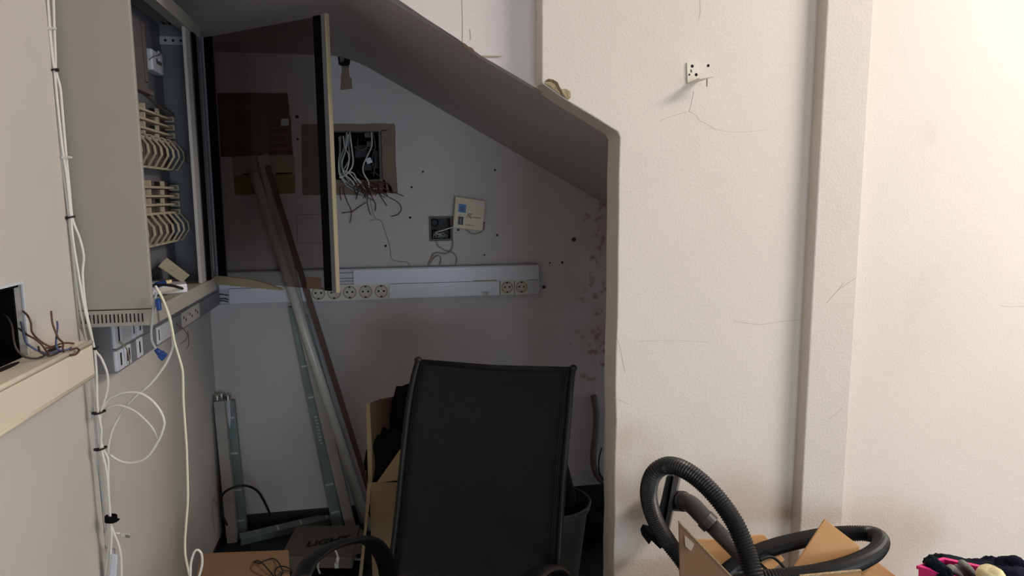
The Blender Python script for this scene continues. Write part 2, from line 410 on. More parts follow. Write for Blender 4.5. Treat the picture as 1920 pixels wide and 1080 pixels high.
# front wall: chipped plaster, cracks, screw hole
Fw = wall_front
MB().prism([pY(x, y, YF-.003) for x, y in [(1022,157),(1024,150),(1030,147),(1038,149),(1046,154),(1049,162),(1054,167),(1062,166),(1070,172),(1071,182),(1066,187),(1052,178),(1038,168)]], (0, .0028, 0)).build('plaster_chip', 'chip_tan', Fw, bevel=.002)
MB().prism([pY(x, y, YF-.004) for x, y in [(1023,153),(1028,148),(1037,149),(1046,154),(1050,164),(1058,178),(1062,184),(1054,179),(1047,168),(1042,158),(1033,153)]], (0, .0036, 0)).build('plaster_chip', 'chip_dark', Fw, bevel=.001)
for pl, r in [([(1312,0),(1313,20),(1310,36)], .0007), ([(1300,172),(1297,190),(1292,209)], .0008), ([(1292,209),(1276,213),(1256,219),(1236,228)], .0006), ([(1292,209),(1305,216),(1312,226),(1326,233),(1338,241)], .0006),
              ([(1375,602),(1400,606),(1430,608),(1470,602),(1505,600)], .0006), ([(1155,630),(1162,650),(1168,680),(1172,700)], .0006), ([(1200,640),(1260,638),(1330,642)], .0004), ([(1875,573),(1895,575),(1920,574)], .0006),
              ([(1150,745),(1165,752),(1180,758)], .0006), ([(1330,240),(1380,248),(1440,243)], .0004)]:
    stroke('hairline_crack', pl, r*.75, 'crack_line', YF, Fw)
for pl in [[(1550,568),(1570,545),(1582,530)], [(1570,545),(1585,534),(1606,520)], [(1555,785),(1572,772),(1580,765)]]:
    stroke('hairline_crack', pl, .0006, 'crack_line', 1.60, bpy.data.objects['trim_1'])
MB().lathe([(0, -.001), (.003, -.0015), (.0042, .001)], pY(1328, 123, YF), (0, 1, 0), 14).build('screw_hole', 'hole_dark', Fw)
stroke('hairline_crack', [(866,0),(867,40),(867,80)], .0009, 'crack_line', 1.699, wall_upper)
stroke('hairline_crack', [(881,55),(882,66),(882,75)], .0009, 'crack_line', 1.699, wall_upper)
patch('flaked_paint', [(904,104),(942,105),(930,108),(906,107)], 'bare_plaster_pale', 1.699, .002, wall_upper)
MB().prism([pY(x, y, 1.695) for x, y in [(866,80),(871,81),(878,87),(886,90),(890,96),(880,93),(870,88)]], (0, .004, 0)).build('plaster_chip', 'chip_dark', wall_upper)

# ================================================================== BRACKET
t = thing('wall_bracket', pY(1299, 140, YF), 'small off-white metal angle bracket screwed to the bare cream wall', 'bracket')
Pb = [pY(x, y, YF-.004) for x, y in [(1288,117),(1309,116),(1310,154),(1289,157)]]
MB().prism(Pb, (0, .0035, 0)).build('back_plate', 'bracket', t, bevel=.0008)
l0, l1 = pY(1289,157,YF-.004), pY(1310,154,YF-.004)
MB().hexa([l0, l1, l1+Vector((.012, -.055, .004)), l0+Vector((.004, -.055, .002))], [p+Vector((0, 0, .003)) for p in (l0, l1, l1+Vector((.012, -.055, .004)), l0+Vector((.004, -.055, .002)))]).build('shelf_lip', 'bracket', t, bevel=.0008)
for x, y, r in [(1298,124,.0042),(1305.5,140,.0042),(1292.5,140,.0026)]:
    MB().lathe([(0, -.0006), (r*.8, -.0006), (r, .0005)], pY(x, y, YF-.0042), (0, 1, 0), 14).build('screw_hole', 'hole_dark', t)
MB().lathe([(0, .009), (.0035, .009), (.0035, .003), (.0025, .003), (.0025, -.014), (0, -.014)], l1+Vector((.008, -.030, -.001)), (0, 0, 1), 12).build('screw', 'metal_pin', t, smooth=False)
patch('screw_mark', [(1295,130),(1297,130),(1298,136),(1295,135)], 'print_grey', YF-.004, .0008, t)

# ================================================================== BACK WALL TRUNKING
YT = 2.752
t = thing('cable_trunking', pY(700, 530, YB), 'white two-row cable trunking with round sockets along the back wall', 'trunking')
zt, zm0, zm1, zb = pY(1010, 495.6, YT).z, pY(1010, 522.5, YT).z, pY(1010, 526, YT).z, pY(1010, 552.5, YT).z
xr, xl = pY(1010.5, 525, YT).x, XL+.008
w = MB(); w.box((xl, YT+.012, zb), (xr, YB-.001, zt)); w.box((xl, YT+.004, zm0), (xr, YT+.02, zm1)); w.box((xl, YT+.004, zt-.004), (xr, YT+.02, zt)); w.box((xl, YT+.004, zb), (xr, YT+.02, zb+.003))
w.build('trunking_body', 'pvc_body', t, bevel=.001)
def xt(px, y=540): return pY(px, y, YT).x
def cover(a, b, z0, z1, m='pvc_cover', nm='cover', bow=0):
    return MB().box((a, YT, z0+.0015), (b, YT+.010, z1-.0015)).build(nm, m, t, bevel=.0015)
cover(xt(663), xr, zm1, zt-.002); cover(xl+.02, xt(622), zm1, zt-.002)
for q in (.25, .42, .75): MB().box((xt(622), YT+.009, zm1+(zt-zm1)*q), (xt(663), YT+.0118, zm1+(zt-zm1)*q+.003)).build('inner_rail', 'pvc_grey', t)
cover(xt(428), xt(580), zb+.002, zm0); cover(xt(729.5), xt(937), zb+.002, zm0); cover(xt(990), xr, zb+.002, zm0, 'pvc_body', 'end_cap')
for k_, (x, y) in enumerate([(416,553),(420,561),(417,565)]):
    MB().tube(spline([pY(410, y, YT+.005), pY(x, y-1, YT), pY(428, y+1, YT+.006)], 4), .002, 6).build('inner_wire', 'wire_dark', t)
MB().hexa([pY(903,548,YT-.001), pY(917,547,YT-.001), pY(915,554.5,YT-.001), pY(906,555,YT-.001)], [pY(903,548,YT-.004), pY(917,547,YT-.009), pY(915,554.5,YT-.004), pY(906,555,YT-.004)]).build('torn_tab', 'pvc_body', t)
MB().box((xt(887), YT-.0012, zm0+.001), (xt(931), YT+.003, zm1+.004)).build('torn_label', 'paper_beige', t)
def schuko(cx, w_, z0, z1, yf, parent):
    cz = (z0+z1)/2; hw = w_/2
    s = MB().box((cx-hw, yf, z0), (cx+hw, yf+.010, z1)).build('socket', 'socket_plate', parent, bevel=.0012)
    R_ = min(hw, (z1-z0)/2)*.74
    MB().lathe([(R_*1.08, -.0012), (R_, -.0014), (R_*.97, .0002), (R_*.9, .0004), (0, .0004)], (cx, yf-.001, cz), (0, 1, 0), 28).build('socket_well', 'socket_well', s, smooth=False)
    MB().lathe([(R_*1.12, .001), (R_*1.07, -.0022), (R_*.98, -.0022), (R_*.96, .001)], (cx, yf-.001, cz), (0, 1, 0), 28).build('rim', 'wire_olive', s)
    for sx in (-.45, .45):
        MB().lathe([(0, -.0004), (R_*.17, -.0004), (R_*.17, .001)], (cx+sx*R_, yf-.0012, cz+R_*.05), (0, 1, 0), 10).build('pin_hole', 'hole_dark', s)
    MB().lathe([(0, -.0008), (R_*.12, -.0006), (R_*.12, .001)], (cx, yf-.0012, cz+R_*.05), (0, 1, 0), 10).build('centre_screw', 'pvc_cover', s)
    for sz in (-1, 1):
        MB().box((cx-R_*.14, yf-.0036, cz+sz*R_*.9-R_*.12), (cx+R_*.14, yf, cz+sz*R_*.9+R_*.12)).build('earth_clip', 'hole_dark', s)
    return s
for px in (596.5, 626, 655.5, 685, 714.5): schuko(xt(px), .0615, zb+.003, zm0-.001, YT+.001, t)
for px in (951, 978): schuko(xt(px), .0575, zb+.003, zm0-.001, YT+.001, t)

# ================================================================== LEFT NOOK TRUNKING (under the cabinet)
XT = -.612
t = thing('cable_trunking', (XL, 2.2, .99), 'grey two-row trunking with data outlets low on the left wall below the cabinet', 'trunking')
y0, y1 = 1.700, YT-.004
Zb, Zm, Zt = pX(204.4, 711, XT).z, pX(203, 665, XT).z, pX(203, 616, XT).z+.01
w = MB(); w.box((XL+.0005, y0, Zb), (XT-.006, y1, Zt)); 
for z in (Zb, Zm-.002, Zt-.004): w.box((XT-.007, y0, z), (XT, y1, z+.004))
w.build('trunking_body', 'pvc_grey', t, bevel=.001)
def yt(px, y): return pX(px, y, XT).y
def seg(a, b, z0, z1, m, nm): return MB().box((XT-.0062, a, z0), (XT+.001, b, z1)).build(nm, m, t, bevel=.001)
def outlet(a, b, z0, z1, slots):
    s = seg(a, b, z0, z1, 'pvc_cover', 'outlet')
    for q in slots:
        c = a+(b-a)*q
        MB().box((XT+.0005, c-(b-a)*.09, z0+(z1-z0)*.2), (XT+.0016, c+(b-a)*.09, z0+(z1-z0)*.82)).build('slot', 'hole_dark', s)
lo = (Zb+.004, Zm-.003); hi = (Zm+.003, Zt-.005)
outlet(1.703, 1.745, *hi, (.55,)); seg(1.745, 1.81, *hi, 'pvc_body', 'cover'); outlet(1.81, 1.84, *hi, (.5,)); outlet(1.85, 1.89, *hi, (.5,)); seg(1.89, y1, *hi, 'pvc_grey', 'cover')
outlet(1.703, 1.748, *lo, (.55,)); outlet(1.755, 1.795, *lo, (.35, .7)); seg(1.795, 1.835, *lo, 'pvc_grey', 'cover'); outlet(1.835, 1.880, *lo, (.5,)); seg(1.88, 1.99, *lo, 'pvc_grey', 'cover')
outlet(2.0, 2.03, *lo, (.45,)); seg(2.03, 2.12, *lo, 'pvc_body', 'cover'); seg(2.12, 2.235, *lo, 'pvc_grey', 'cover')
s = seg(2.235, 2.45, *lo, 'socket_plate', 'socket_plate')
for yy in (2.27, 2.34, 2.41):
    for dy, dz in ((-.012, .006), (.012, -.004)):
        MB().box((XT+.0005, yy+dy-.004, (lo[0]+lo[1])/2+dz-.004), (XT+.0016, yy+dy+.004, (lo[0]+lo[1])/2+dz+.004)).build('pin_hole', 'hole_dark', s)
seg(2.455, 2.56, *lo, 'pvc_grey', 'cover'); seg(2.565, y1, *lo, 'pvc_grey', 'cover')
cable('loose_wire', [pX(224, 640, XT+.004), pX(236, 652, XT+.008), pX(242, 668, XT+.01), pX(243, 684, XT+.006)], .0016, 'wire_olive', 'short tan wire curling out of the left wall data outlets', 'wire')
cable('loose_wire', [pX(330, 607, XT+.003), pX(342, 615, XT+.012), pX(351, 627, XT+.016), pX(348, 637, XT+.014), pX(338, 645, XT+.008)], .0011, 'wire_brown', 'fine brown wire looping out under the left wall socket plate', 'wire')
cable('loose_wire', [pX(352, 621, XT+.003), pX(354, 637, XT+.012), pX(353, 649, XT+.012), pX(349, 653, XT+.012)], .0010, 'wire_brown', 'fine wire tail hanging below the left wall trunking beside the sockets', 'wire')

# ================================================================== NEAR TRUNKING ON THE LEFT WALL, JUNCTION BOX, WIRES
XF = -.585; ye = 1.505; ys_ = .78
ztop, zbot = pX(174, 637, XF).z, pX(178, 705, XF).z
t = thing('cable_trunking', (XN, 1.2, zbot), 'cream cable trunking with a wide flat front on the near left wall', 'trunking')
MB().box((XN+.0005, ys_, zbot), (XF-.003, ye, ztop)).build('trunking_body', 'cream_pvc', t, bevel=.0012)
MB().box((XF-.003, ys_, zbot+.006), (XF+.002, ye-.001, ztop-.009)).build('front_cover', 'cream_pvc', t, bevel=.001)
MB().tube([Vector((XF-.001, ys_, ztop-.003)), Vector((XF-.001, ye, ztop-.003))], .005, 10).build('top_ridge', 'cream_pvc', t, smooth=True)
MB().tube([Vector((XF-.001, ys_, zbot+.002)), Vector((XF-.001, ye, zbot+.002))], .0045, 10).build('bottom_ridge', 'cream_pvc', t, smooth=True)
for px in [(10, 690), (100, 655)]:
    c = pZ(*px, ztop+.0004); L_ = .045 if px[0] < 50 else .03
    pts = [Vector((c.x+.008*math.cos(a), c.y+L_*math.sin(a), ztop+.0002)) for a in [i*2*math.pi/20 for i in range(20)]]
    MB().prism(pts, (0, 0, .0006)).build('cut_slot', 'hole_dark', t)
t = thing('junction_box', (XN, (bh[0]+bh[1])/2, bh[2]), 'open dark junction box sunk in the near left wall above the cream trunking', 'junction box')
e = .003
MB().box((-.719, bh[0]+e, bh[2]+e), (-.712, bh[1]-e, bh[3]-e)).build('box_back', 'black', t)
w = MB(); w.box((-.712, bh[1]-.006, bh[2]+e), (XN-.012, bh[1]-.0005, bh[3]-e)); w.build('box_wall', 'black', t)
w = MB(); w.box((-.712, bh[0]+.0005, bh[2]+.0005), (XN-.002, bh[0]+.004, bh[3]-.0005)); w.box((-.712, bh[0], bh[2]+.0005), (XN-.002, bh[1]-.006, bh[2]+.004)); w.box((-.712, bh[0], bh[3]-.006), (XN-.002, bh[1]-.006, bh[3]-.0005)); w.build('box_wall', 'black', t)
w = MB(); w.box((XN, bh[0], bh[3]-.001), (XN+.003, bh[1]+.003, bh[3]+.004)); w.box((XN, bh[1]-.001, bh[2]+.02), (XN+.003, bh[1]+.003, bh[3]-.001)); w.build('rim', 'pvc_cover', t)
def nw(px, X): return [pX(a, b, x) for (a, b), x in zip(px, X)]
cable('electrical_wire', nw([(10,568),(25,571),(41,582),(52,592),(58,606),(60,622),(70,635),(84,645),(96,650),(104,648)], [-.70,-.68,-.655,-.635,-.63,-.63,-.628,-.62,-.612,-.605]), .0019, 'wire_brown', 'brown wire arching from the junction box over the cream trunking top', 'wire')
cable('electrical_wire', nw([(10,570),(30,585),(38,600),(43,620),(48,640),(58,650),(72,658),(88,662),(104,660),(118,657)], [-.70,-.68,-.66,-.645,-.635,-.63,-.62,-.61,-.602,-.60]), .0019, 'wire_blue', 'blue wire running out of the junction box along the cream trunking', 'wire')
cable('electrical_wire', nw([(2,588),(14,596),(22,612),(26,640),(32,656),(44,668),(58,672),(74,671),(88,664)], [-.69,-.66,-.64,-.63,-.625,-.62,-.615,-.608,-.602]), .0019, 'wire_dark', 'dark grey wire drooping out of the junction box onto the trunking ledge', 'wire')
cable('electrical_wire', nw([(20,600),(36,616),(50,627),(66,636),(78,646),(86,657),(92,664)], [-.69,-.66,-.64,-.625,-.615,-.608,-.60]), .0017, 'wire_brown', 'short brown wire crossing the lower edge of the junction box', 'wire')
cable('electrical_wire', nw([(96,583),(97,595),(99,608),(104,622),(110,635),(118,643),(118,655),(125,664),(140,665),(148,658),(144,653),(132,656)], [-.615,-.615,-.612,-.608,-.604,-.602,-.595,-.585,-.578,-.574,-.574,-.576]), .0019, 'wire_brown', 'brown wire standing upright then looping over the trunking front edge', 'wire')
cable('electrical_wire', nw([(107,602),(108,615),(106,630),(105,645),(110,656),(124,656),(134,652)], [-.612,-.612,-.61,-.605,-.60,-.59,-.585]), .0019, 'wire_blue', 'grey-blue wire end standing upright on the cream trunking', 'wire')
cable('electrical_wire', nw([(72,650),(76,660),(90,667),(104,664),(112,659)], [-.61,-.602,-.598,-.598,-.60]), .0018, 'wire_dark', 'short dark wire curled flat on the trunking ledge below the box', 'wire')
cable('electrical_wire', nw([(84,652),(98,652),(112,645),(126,643),(138,644)], [-.615,-.612,-.61,-.608,-.606]), .0018, 'wire_rust', 'reddish wire lying in the slot on top of the cream trunking', 'wire')
w = MB()
for (a, b) in [((20,590), (36,610)), ((26,600), (42,640)), ((30,586), (44,604))]: w.tube(spline([pX(*a, -.70), pX((a[0]+b[0])/2+3, (a[1]+b[1])/2-4, -.69), pX(*b, -.70)], 5), .0022, 6)
tag(w.build('electrical_wire', 'wire_blue'), 'tangle of bluish wire tails packed inside the open junction box', 'wire', kind='stuff')

# ================================================================== NETWORK CABINET
XC, YN_, YH = -.50, 1.618, 2.215
zb0, zb1 = 1.060, 1.098; zt0, zt1 = 1.795, 1.833
cab = thing('network_cabinet', (XL, 1.9, zb0), 'open beige wall cabinet for network gear with a swung-out tinted door', 'cabinet')
MB().box((XL+.0005, YN_, zb1), (XC, YN_+.012, zt1)).build('side_panel', 'cab_beige', cab, bevel=.002)
w = MB(); ya, yb_ = YN_, YN_+.012
w.box((XL+.0005, ya, zb0), (XC, yb_, zb1-.002))
vs = w.build('vent_strip', 'cab_beige', cab, bevel=.0015)
n_ = 17
for i in range(n_):
    x = XL+.004+(.150-.012)*(i+.5)/n_
    MB().box((x-.0013, ya-.0006, zb0+.009), (x+.0013, ya+.001, zb1-.010)).build('vent_slot', 'hole_dark', vs)
MB().box((XL+.0005, YH-.012, zb0), (XC-.03, YH, zt1)).build('side_panel', 'cab_inside', cab, bevel=.001)
MB().box((XL+.0005, YN_+.012, zb0), (-.606, YH-.012, zt1)).build('back_panel', 'cab_inside', cab)
w = MB(); w.box((XL+.0005, YN_+.012, zt1-.006), (XC, YH, zt1)); w.box((XC-.006, YN_+.012, zt0), (XC, YH, zt1-.006)); w.box((XC-.03, YN_+.012, zt0), (XC-.006, YH, zt0+.004))
w.build('top_panel', 'cab_beige', cab, bevel=.001)
w = MB(); w.box((-.606, YN_+.012, zb1-.008), (XC-.004, YH-.012, zb1-.002)); w.box((XC-.004, YN_+.012, zb0), (XC, YH, zb1)); w.box((XC-.034, YN_+.04, zb1-.002), (XC-.004, YH-.02, zb1))
w.build('bottom_panel', 'cab_beige', cab, bevel=.0015)
for x in (-.56, -.575, -.59): MB().box((x, 2.165, zt1-.0075), (x+.006, 2.185, zt1-.0062)).build('vent_slot', 'hole_dark', cab)
for i in range(3):
    y = 1.70+i*.035; MB().box((-.60+.02, y, zb1-.0018), (-.55, y+.006, zb1-.001)).build('vent_slot', 'hole_dark', cab)
w = MB(); w.box((XC-.012, 2.062, zb1), (XC-.004, 2.112, zt0)); w.build('mounting_rail', 'cab_frame', cab, bevel=.001)
w = MB(); w.box((XC-.022, 2.120, zb1), (XC-.006, 2.155, zt0)); w.build('inner_channel', 'cab_inside', cab)
w = MB(); w.box((XC-.028, 2.160, zb1), (XC-.002, YH-.013, zt0)); w.build('frame_post', 'cab_inside', cab, bevel=.001)
MB().box((XC-.002, 2.125, zb1), (XC+.001, 2.158, zt0)).build('seal', 'black', cab)
for zc, nm in ((1.783, 4), (1.125, 2)):
    hb = MB().box((-.605 if nm == 4 else -.545, 2.190, zc-.012), (-.515, 2.2025, zc+.012)).build('perforated_bar', 'cab_frame', cab, bevel=.001)
    for i in range(nm):
        x = -.589+i*.0205 if nm == 4 else -.535+i*.018
        MB().lathe([(0, -.001), (.0036, -.001), (.0036, .001)], (x, 2.1895, zc), (0, 1, 0), 12).build('bolt_hole', 'hole_dark', hb)
c = pX(358, 299, -.508)
MB().box((-.522, 2.045, c.z-.009), (-.512, 2.064, c.z+.009)).build('door_latch', 'rubber_black', cab, bevel=.002)
# door, hung on the far edge and swung out over the nook
hA, hB = Vector((XC+.004, 2.226, 0)), Vector((-.118, 1.896, 0))
dv = (hB-hA); dl = dv.length; dx = dv.normalized(); dn = Vector((dx.y, -dx.x, 0))      # dn: towards the camera
if dn.y > 0: dn = -dn
dz0, dz1 = 1.083, 1.803
door = MB()
def dbox(u0, u1, z0, z1, n0, n1):
    a = [hA+dx*u0+dn*n0, hA+dx*u1+dn*n0, hA+dx*u1+dn*n1, hA+dx*u0+dn*n1]
    return [Vector((p.x, p.y, z0)) for p in a], [Vector((p.x, p.y, z1)) for p in a]
dframe = MB(); dframe.hexa(*dbox(.0, .012, dz0, dz1, -.012, .012)); dframe.hexa(*dbox(0, .03, dz0, dz1, -.014, -.006))
door = dframe.build('door', 'cab_inside', cab, bevel=.001)
MB().hexa(*dbox(.012, dl-.018, dz0+.004, dz1-.004, -.003, .003)).build('glass_pane', 'tinted_glass', door)
MB().hexa(*dbox(.013, .047, dz0+.004, dz1-.004, .0035, .008)).build('seal', 'black', door)
MB().hexa(*dbox(dl-.045, dl-.021, dz0+.003, dz1-.003, .0035, .009)).build('seal', 'black', door)
w = MB(); w.hexa(*dbox(dl-.0205, dl-.006, dz0-.002, dz1, -.006, .006)); w.build('edge_stile', 'cab_inside', door, bevel=.001)
w = MB(); w.hexa(*dbox(dl-.006, dl-.001, dz0-.002, dz1, -.006, .008)); w.build('edge_stile', 'door_edge', door, bevel=.002)
# remnant of the bottom rail, tapering away towards the middle
us = [.0, .08, .16, .22, .27, .30]; hs = [.026, .026, .024, .018, .008, .002]
w = MB(); pts = [hA+dx*u+dn*.006+Vector((0, 0, dz0-.006)) for u in us]+[hA+dx*u+dn*.006+Vector((0, 0, dz0-.006+h)) for u, h in reversed(list(zip(us, hs)))]
w.prism(pts, dn*.012).build('bottom_rail', 'door_edge', door)
a_, b_ = dl-.118, dl-.062
MB().hexa(*dbox(a_, b_, dz0+.004, dz0+.036, .0032, .0040)).build('tape_piece', 'bare_plaster_dark', door)
# ---- gear inside
def wiring_block(zlo, zhi, label, grp):
    t = thing('wiring_block', (-.606, 1.9, zlo), label, 'wiring block', grp)
    ya, yb_ = YN_+.02, 2.140
    MB().box((-.6055, ya, zlo), (-.592, yb_, zhi)).build('base_plate', 'block_brown', t, bevel=.001)
    n = 4
    for i in range(n):
        z = zlo+(zhi-zlo)*(i+.15)/n
        MB().box((-.592, ya, z), (-.570, yb_, z+.006)).build('terminal_rail', 'block_beige', t, bevel=.001)
        MB().box((-.592, yb_-.006, z-.004), (-.566, yb_, z+.012)).build('end_lug', 'block_beige', t, bevel=.001)
        for q in range(3):
            yq = 1.78+q*.11+i*.004
            MB().box((-.592, yq, z+.006), (-.572, yq+.010, min(z+.006+(zhi-zlo)/n*.62, zhi+.01))).build('divider', 'block_beige', t)
        MB().box((-.592, 1.992+.01*(i % 2), z+.008), (-.580, 2.008+.01*(i % 2), z+.019)).build('clip', 'hole_dark' if i % 2 else 'block_brown', t)
    return t
z_a = pX(328, 275, -.57).z; z_b = pX(326, 215, -.57).z
wiring_block(z_a, z_b, 'beige terminal wiring block directly above the upper finger cable guide', None)
z_c = pX(333, 402, -.57).z; z_d = pX(333, 342, -.57).z
wiring_block(z_c, z_d, 'beige terminal wiring block between the two finger cable guides', None)
def manager(zc, h, label):
    t = thing('cable_manager', (-.60, 1.9, zc), label, 'cable manager', None)
    MB().box((-.6055, YN_+.02, zc-h*.5), (-.590, 2.150, zc+h*.5)).build('base_plate', 'block_brown', t, bevel=.001)
    MB().box((-.590, YN_+.02, zc-h*.5-.004), (-.574, 2.150, zc-h*.5+.001)).build('lower_rail', 'block_beige', t)
    for i in range(9):
        y = 2.148-i*.052
        pts = [(-.590, zc+h*.52), (-.572, zc+h*.5), (-.548, zc+h*.12), (-.546, zc-h*.12), (-.568, zc-h*.5), (-.590, zc-h*.52)]
        pth = [Vector((a, y-.010*(1 if j in (2, 3) else 0), b)) for j, (a, b) in enumerate(pts)]
        MB().sweep([(-.002, -.003), (.002, -.003), (.002, .003), (-.002, .003)], pth, up=(0, 1, 0)).build('finger_ring', 'block_beige', t)
    return t
zz1 = pX(338, 292, -.56).z; manager(zz1, .080, 'upper beige cable guide with a row of open finger rings')
zz2 = pX(342, 424, -.56).z; manager(zz2, .078, 'lower beige cable guide with a row of open finger rings')
t = thing('wall_switch_box', (-.59, 2.0, 1.69), 'small white surface box with a window high inside the cabinet', 'switch box')
ca, cb = pX(279, 90, -.585), pX(299, 140, -.585)
MB().box((-.6055, ca.y, cb.z), (-.578, cb.y+.02, ca.z)).build('housing', 'pvc_cover', t, bevel=.004)
MB().box((-.578, ca.y+.03, cb.z+.022), (-.5755, cb.y-.005, ca.z-.02)).build('window_plate', 'block_brown', t, bevel=.001)
for i in range(2): MB().box((-.5755, ca.y+.04, cb.z+.03+i*.02), (-.5735, cb.y-.012, cb.z+.036+i*.02)).build('label_strip', 'pvc_cover', t)
t = thing('equipment_unit', (-.59, 1.8, 1.5), 'tall grey equipment case beside the white box at the cabinet top', 'equipment')
ca, cb = pX(258, 50, -.572), pX(274, 170, -.572)
MB().box((-.6055, 1.66, cb.z), (-.568, ca.y+.035, ca.z+.02)).build('case', 'box_grey', t, bevel=.003)
MB().box((-.568, ca.y+.012, cb.z+.02), (-.564, ca.y+.030, ca.z+.015)).build('front_strip', 'block_brown', t, bevel=.001)
MB().box((-.575, 1.66, cb.z-.012), (-.556, ca.y+.035, cb.z-.001)).build('lower_flange', 'block_brown', t)
cable('jumper_lead', [Vector((-.575, 1.90, 1.60)), Vector((-.55, 1.98, 1.565)), Vector((-.54, 2.03, 1.556)), Vector((-.55, 2.06, 1.566)), Vector((-.560, 2.03, 1.578)), Vector((-.56, 1.97, 1.572))], .003, 'wire_dark', 'dark looped jumper lead lying over the upper wiring block', 'cable')
cable('jumper_lead', [pX(279, 112, -.574), pX(288, 106, -.565), pX(299, 103, -.566), pX(303, 95, -.575)], .0010, 'wire_dark', 'thin dark wire across the white box high in the cabinet', 'cable')
# bits on the cabinet floor
t = thing('power_strip', pZ(325, 545, zb1), 'white multi-way power strip lying on the cabinet floor', 'power strip')
p0, p1, p2, p3 = pZ(262, 557, zb1+.001), pZ(352, 548, zb1), pZ(344, 536, zb1), pZ(262, 541, zb1)
up_ = Vector((0, 0, .022))
MB().hexa([p0, p1, p2, p3], [p+up_ for p in (p0, p1, p2, p3)]).build('housing', 'pvc_cover', t, bevel=.003)
fx = (p1-p0); fnn = Vector((fx.y, -fx.x, 0)).normalized()
if fnn.y > 0: fnn = -fnn
for q in (.48, .62, .76):
    c = p0+fx*q+Vector((0, 0, .011)); ux = fx.normalized()
    MB().obox(c+fnn*.0005, ux*.008, fnn*.001, Vector((0, 0, .007))).build('outlet', 'socket_well', t)
MB().obox(p0+fx*.9+Vector((0, 0, .011))+fnn*.0006, fx.normalized()*.004, fnn*.001, Vector((0, 0, .006))).build('switch', 'socket_plate', t)
t = MB()
q = [pX(*p, x) for p, x in zip([(296,500),(312,484),(355,517),(341,530)], [-.575,-.585,-.53,-.52])]
card = tag(MB().prism(q, Vector((.0015, -.001, .0015))).build('folded_card', 'paper_beige'), 'bent beige card leaning above the white power strip in the cabinet', 'card')
m_a, m_b = (q[0]+q[3])/2, (q[1]+q[2])/2
MB().prism([q[0], q[1], m_b, m_a], Vector((.0016, -.0024, .0002))).build('folded_flap', 'bare_plaster', card)
c = pX(309, 530, -.535)
t = thing('network_plug', c, 'blue network plug with a pale tip lying on the white power strip', 'plug')
d_ = (pX(316, 527, -.525)-pX(296, 533, -.54)).normalized()
MB().cyl(c-d_*.030, c, .007, .006, 10).build('boot', 'plug_blue', t, smooth=True)
MB().obox(c+d_*.009, d_*.010, Vector((0, 0, 1)).cross(d_)*.0055, Vector((0, 0, .004))).build('connector', 'plug_tip', t, bevel=.001)
cable('power_lead', [pX(286, 536, -.525), pX(304, 534, -.515), pX(325, 536, -.508), pX(342, 541, -.504)], .0035, 'rubber_black', 'thick black lead plugged into the white power strip', 'cable')

# ---- cables dropping over the cabinet lip
YK = 1.640
def yk(px, Y=YK): return [pY(a, b, Y) for a, b in px]
lip = [Vector((-.53, 1.70, 1.12)), Vector((-.505, 1.672, 1.118))]
long_px = [(292,540),(302,555),(313,581),(322,613),(327,640),(335.5,669),(342,693),(343.5,722),(344,751),(347,796),(350,840),(351,870),(352,905),(352,941),(349,982),(347,1013),(347.5,1039),(352,1064),(357,1084),(365,1100)]
cable('patch_cable', yk(long_px), .0027, 'cable_cream', 'long cream cable hanging from the cabinet lip down to the carton', 'cable')
cable('patch_cable', [pY(*p, 1.60) for p in [(355,1100),(357,1079),(358,1056),(364,1036),(371,1031),(378,1039),(379,1058),(374,1078),(368,1095)]], .0027, 'cable_white', 'white cable looping up beside the brown carton on the floor', 'cable')
loop_px = [(291,536),(301,552),(311,575),(320,602),(324,636),(324,652),(315,674),(300,698),(280,722),(256,742),(235.5,764),(218,791),(208,815),(203,840),(203,852)]
cable('patch_cable', yk(loop_px, 1.645), .0030, 'cable_white', 'white cable sweeping from the cabinet lip down into the bundle', 'cable')
cable('patch_cable', [pY(*p, 1.628) for p in [(188,776),(196,760),(205,748),(227,738),(249,735.5),(267,739),(287,753),(302,773),(308,793),(302,816),(293,833),(280,853),(264,864),(244,868),(224,864),(206,853)]], .0030, 'cable_white', 'outer white cable coil hanging beside the cable bundle', 'cable')
cable('patch_cable', [pY(*p, 1.634) for p in [(193,775),(202,765),(218,760),(236,763),(256,773),(273,788),(287,804),(295.5,822),(293,836),(276,856)]], .0022, 'cable_white', 'inner thinner white cable coil inside the hanging loop', 'cable')
# blue-booted grey lead
t = thing('network_lead', pY(296, 560, 1.60), 'grey network lead with blue boots hanging off the cabinet corner', 'cable')
MB().tube(spline(yk([(293,548),(290,565),(286,590),(283.5,620),(285,640),(293,655)], 1.604), 8), .0028, 8).build('lead', 'cable_grey', t, smooth=True)
MB().obox(pY(297, 571, 1.603), Vector((.0048, 0, 0)), Vector((0, .005, 0)), Vector((-.001, 0, .013))).build('boot', 'plug_blue', t, bevel=.0025)
a, b = pY(292, 655, 1.604), pY(308, 670, 1.604); d_ = (b-a)
MB().cyl(a, a+d_*.55, .005, .007, 10).build('boot', 'plug_blue', t, smooth=True)
MB().obox(a+d_*.8, d_*.28, Vector((0, .006, 0)), Vector((.005, 0, .006))).build('boot', 'plug_blue', t, bevel=.001)

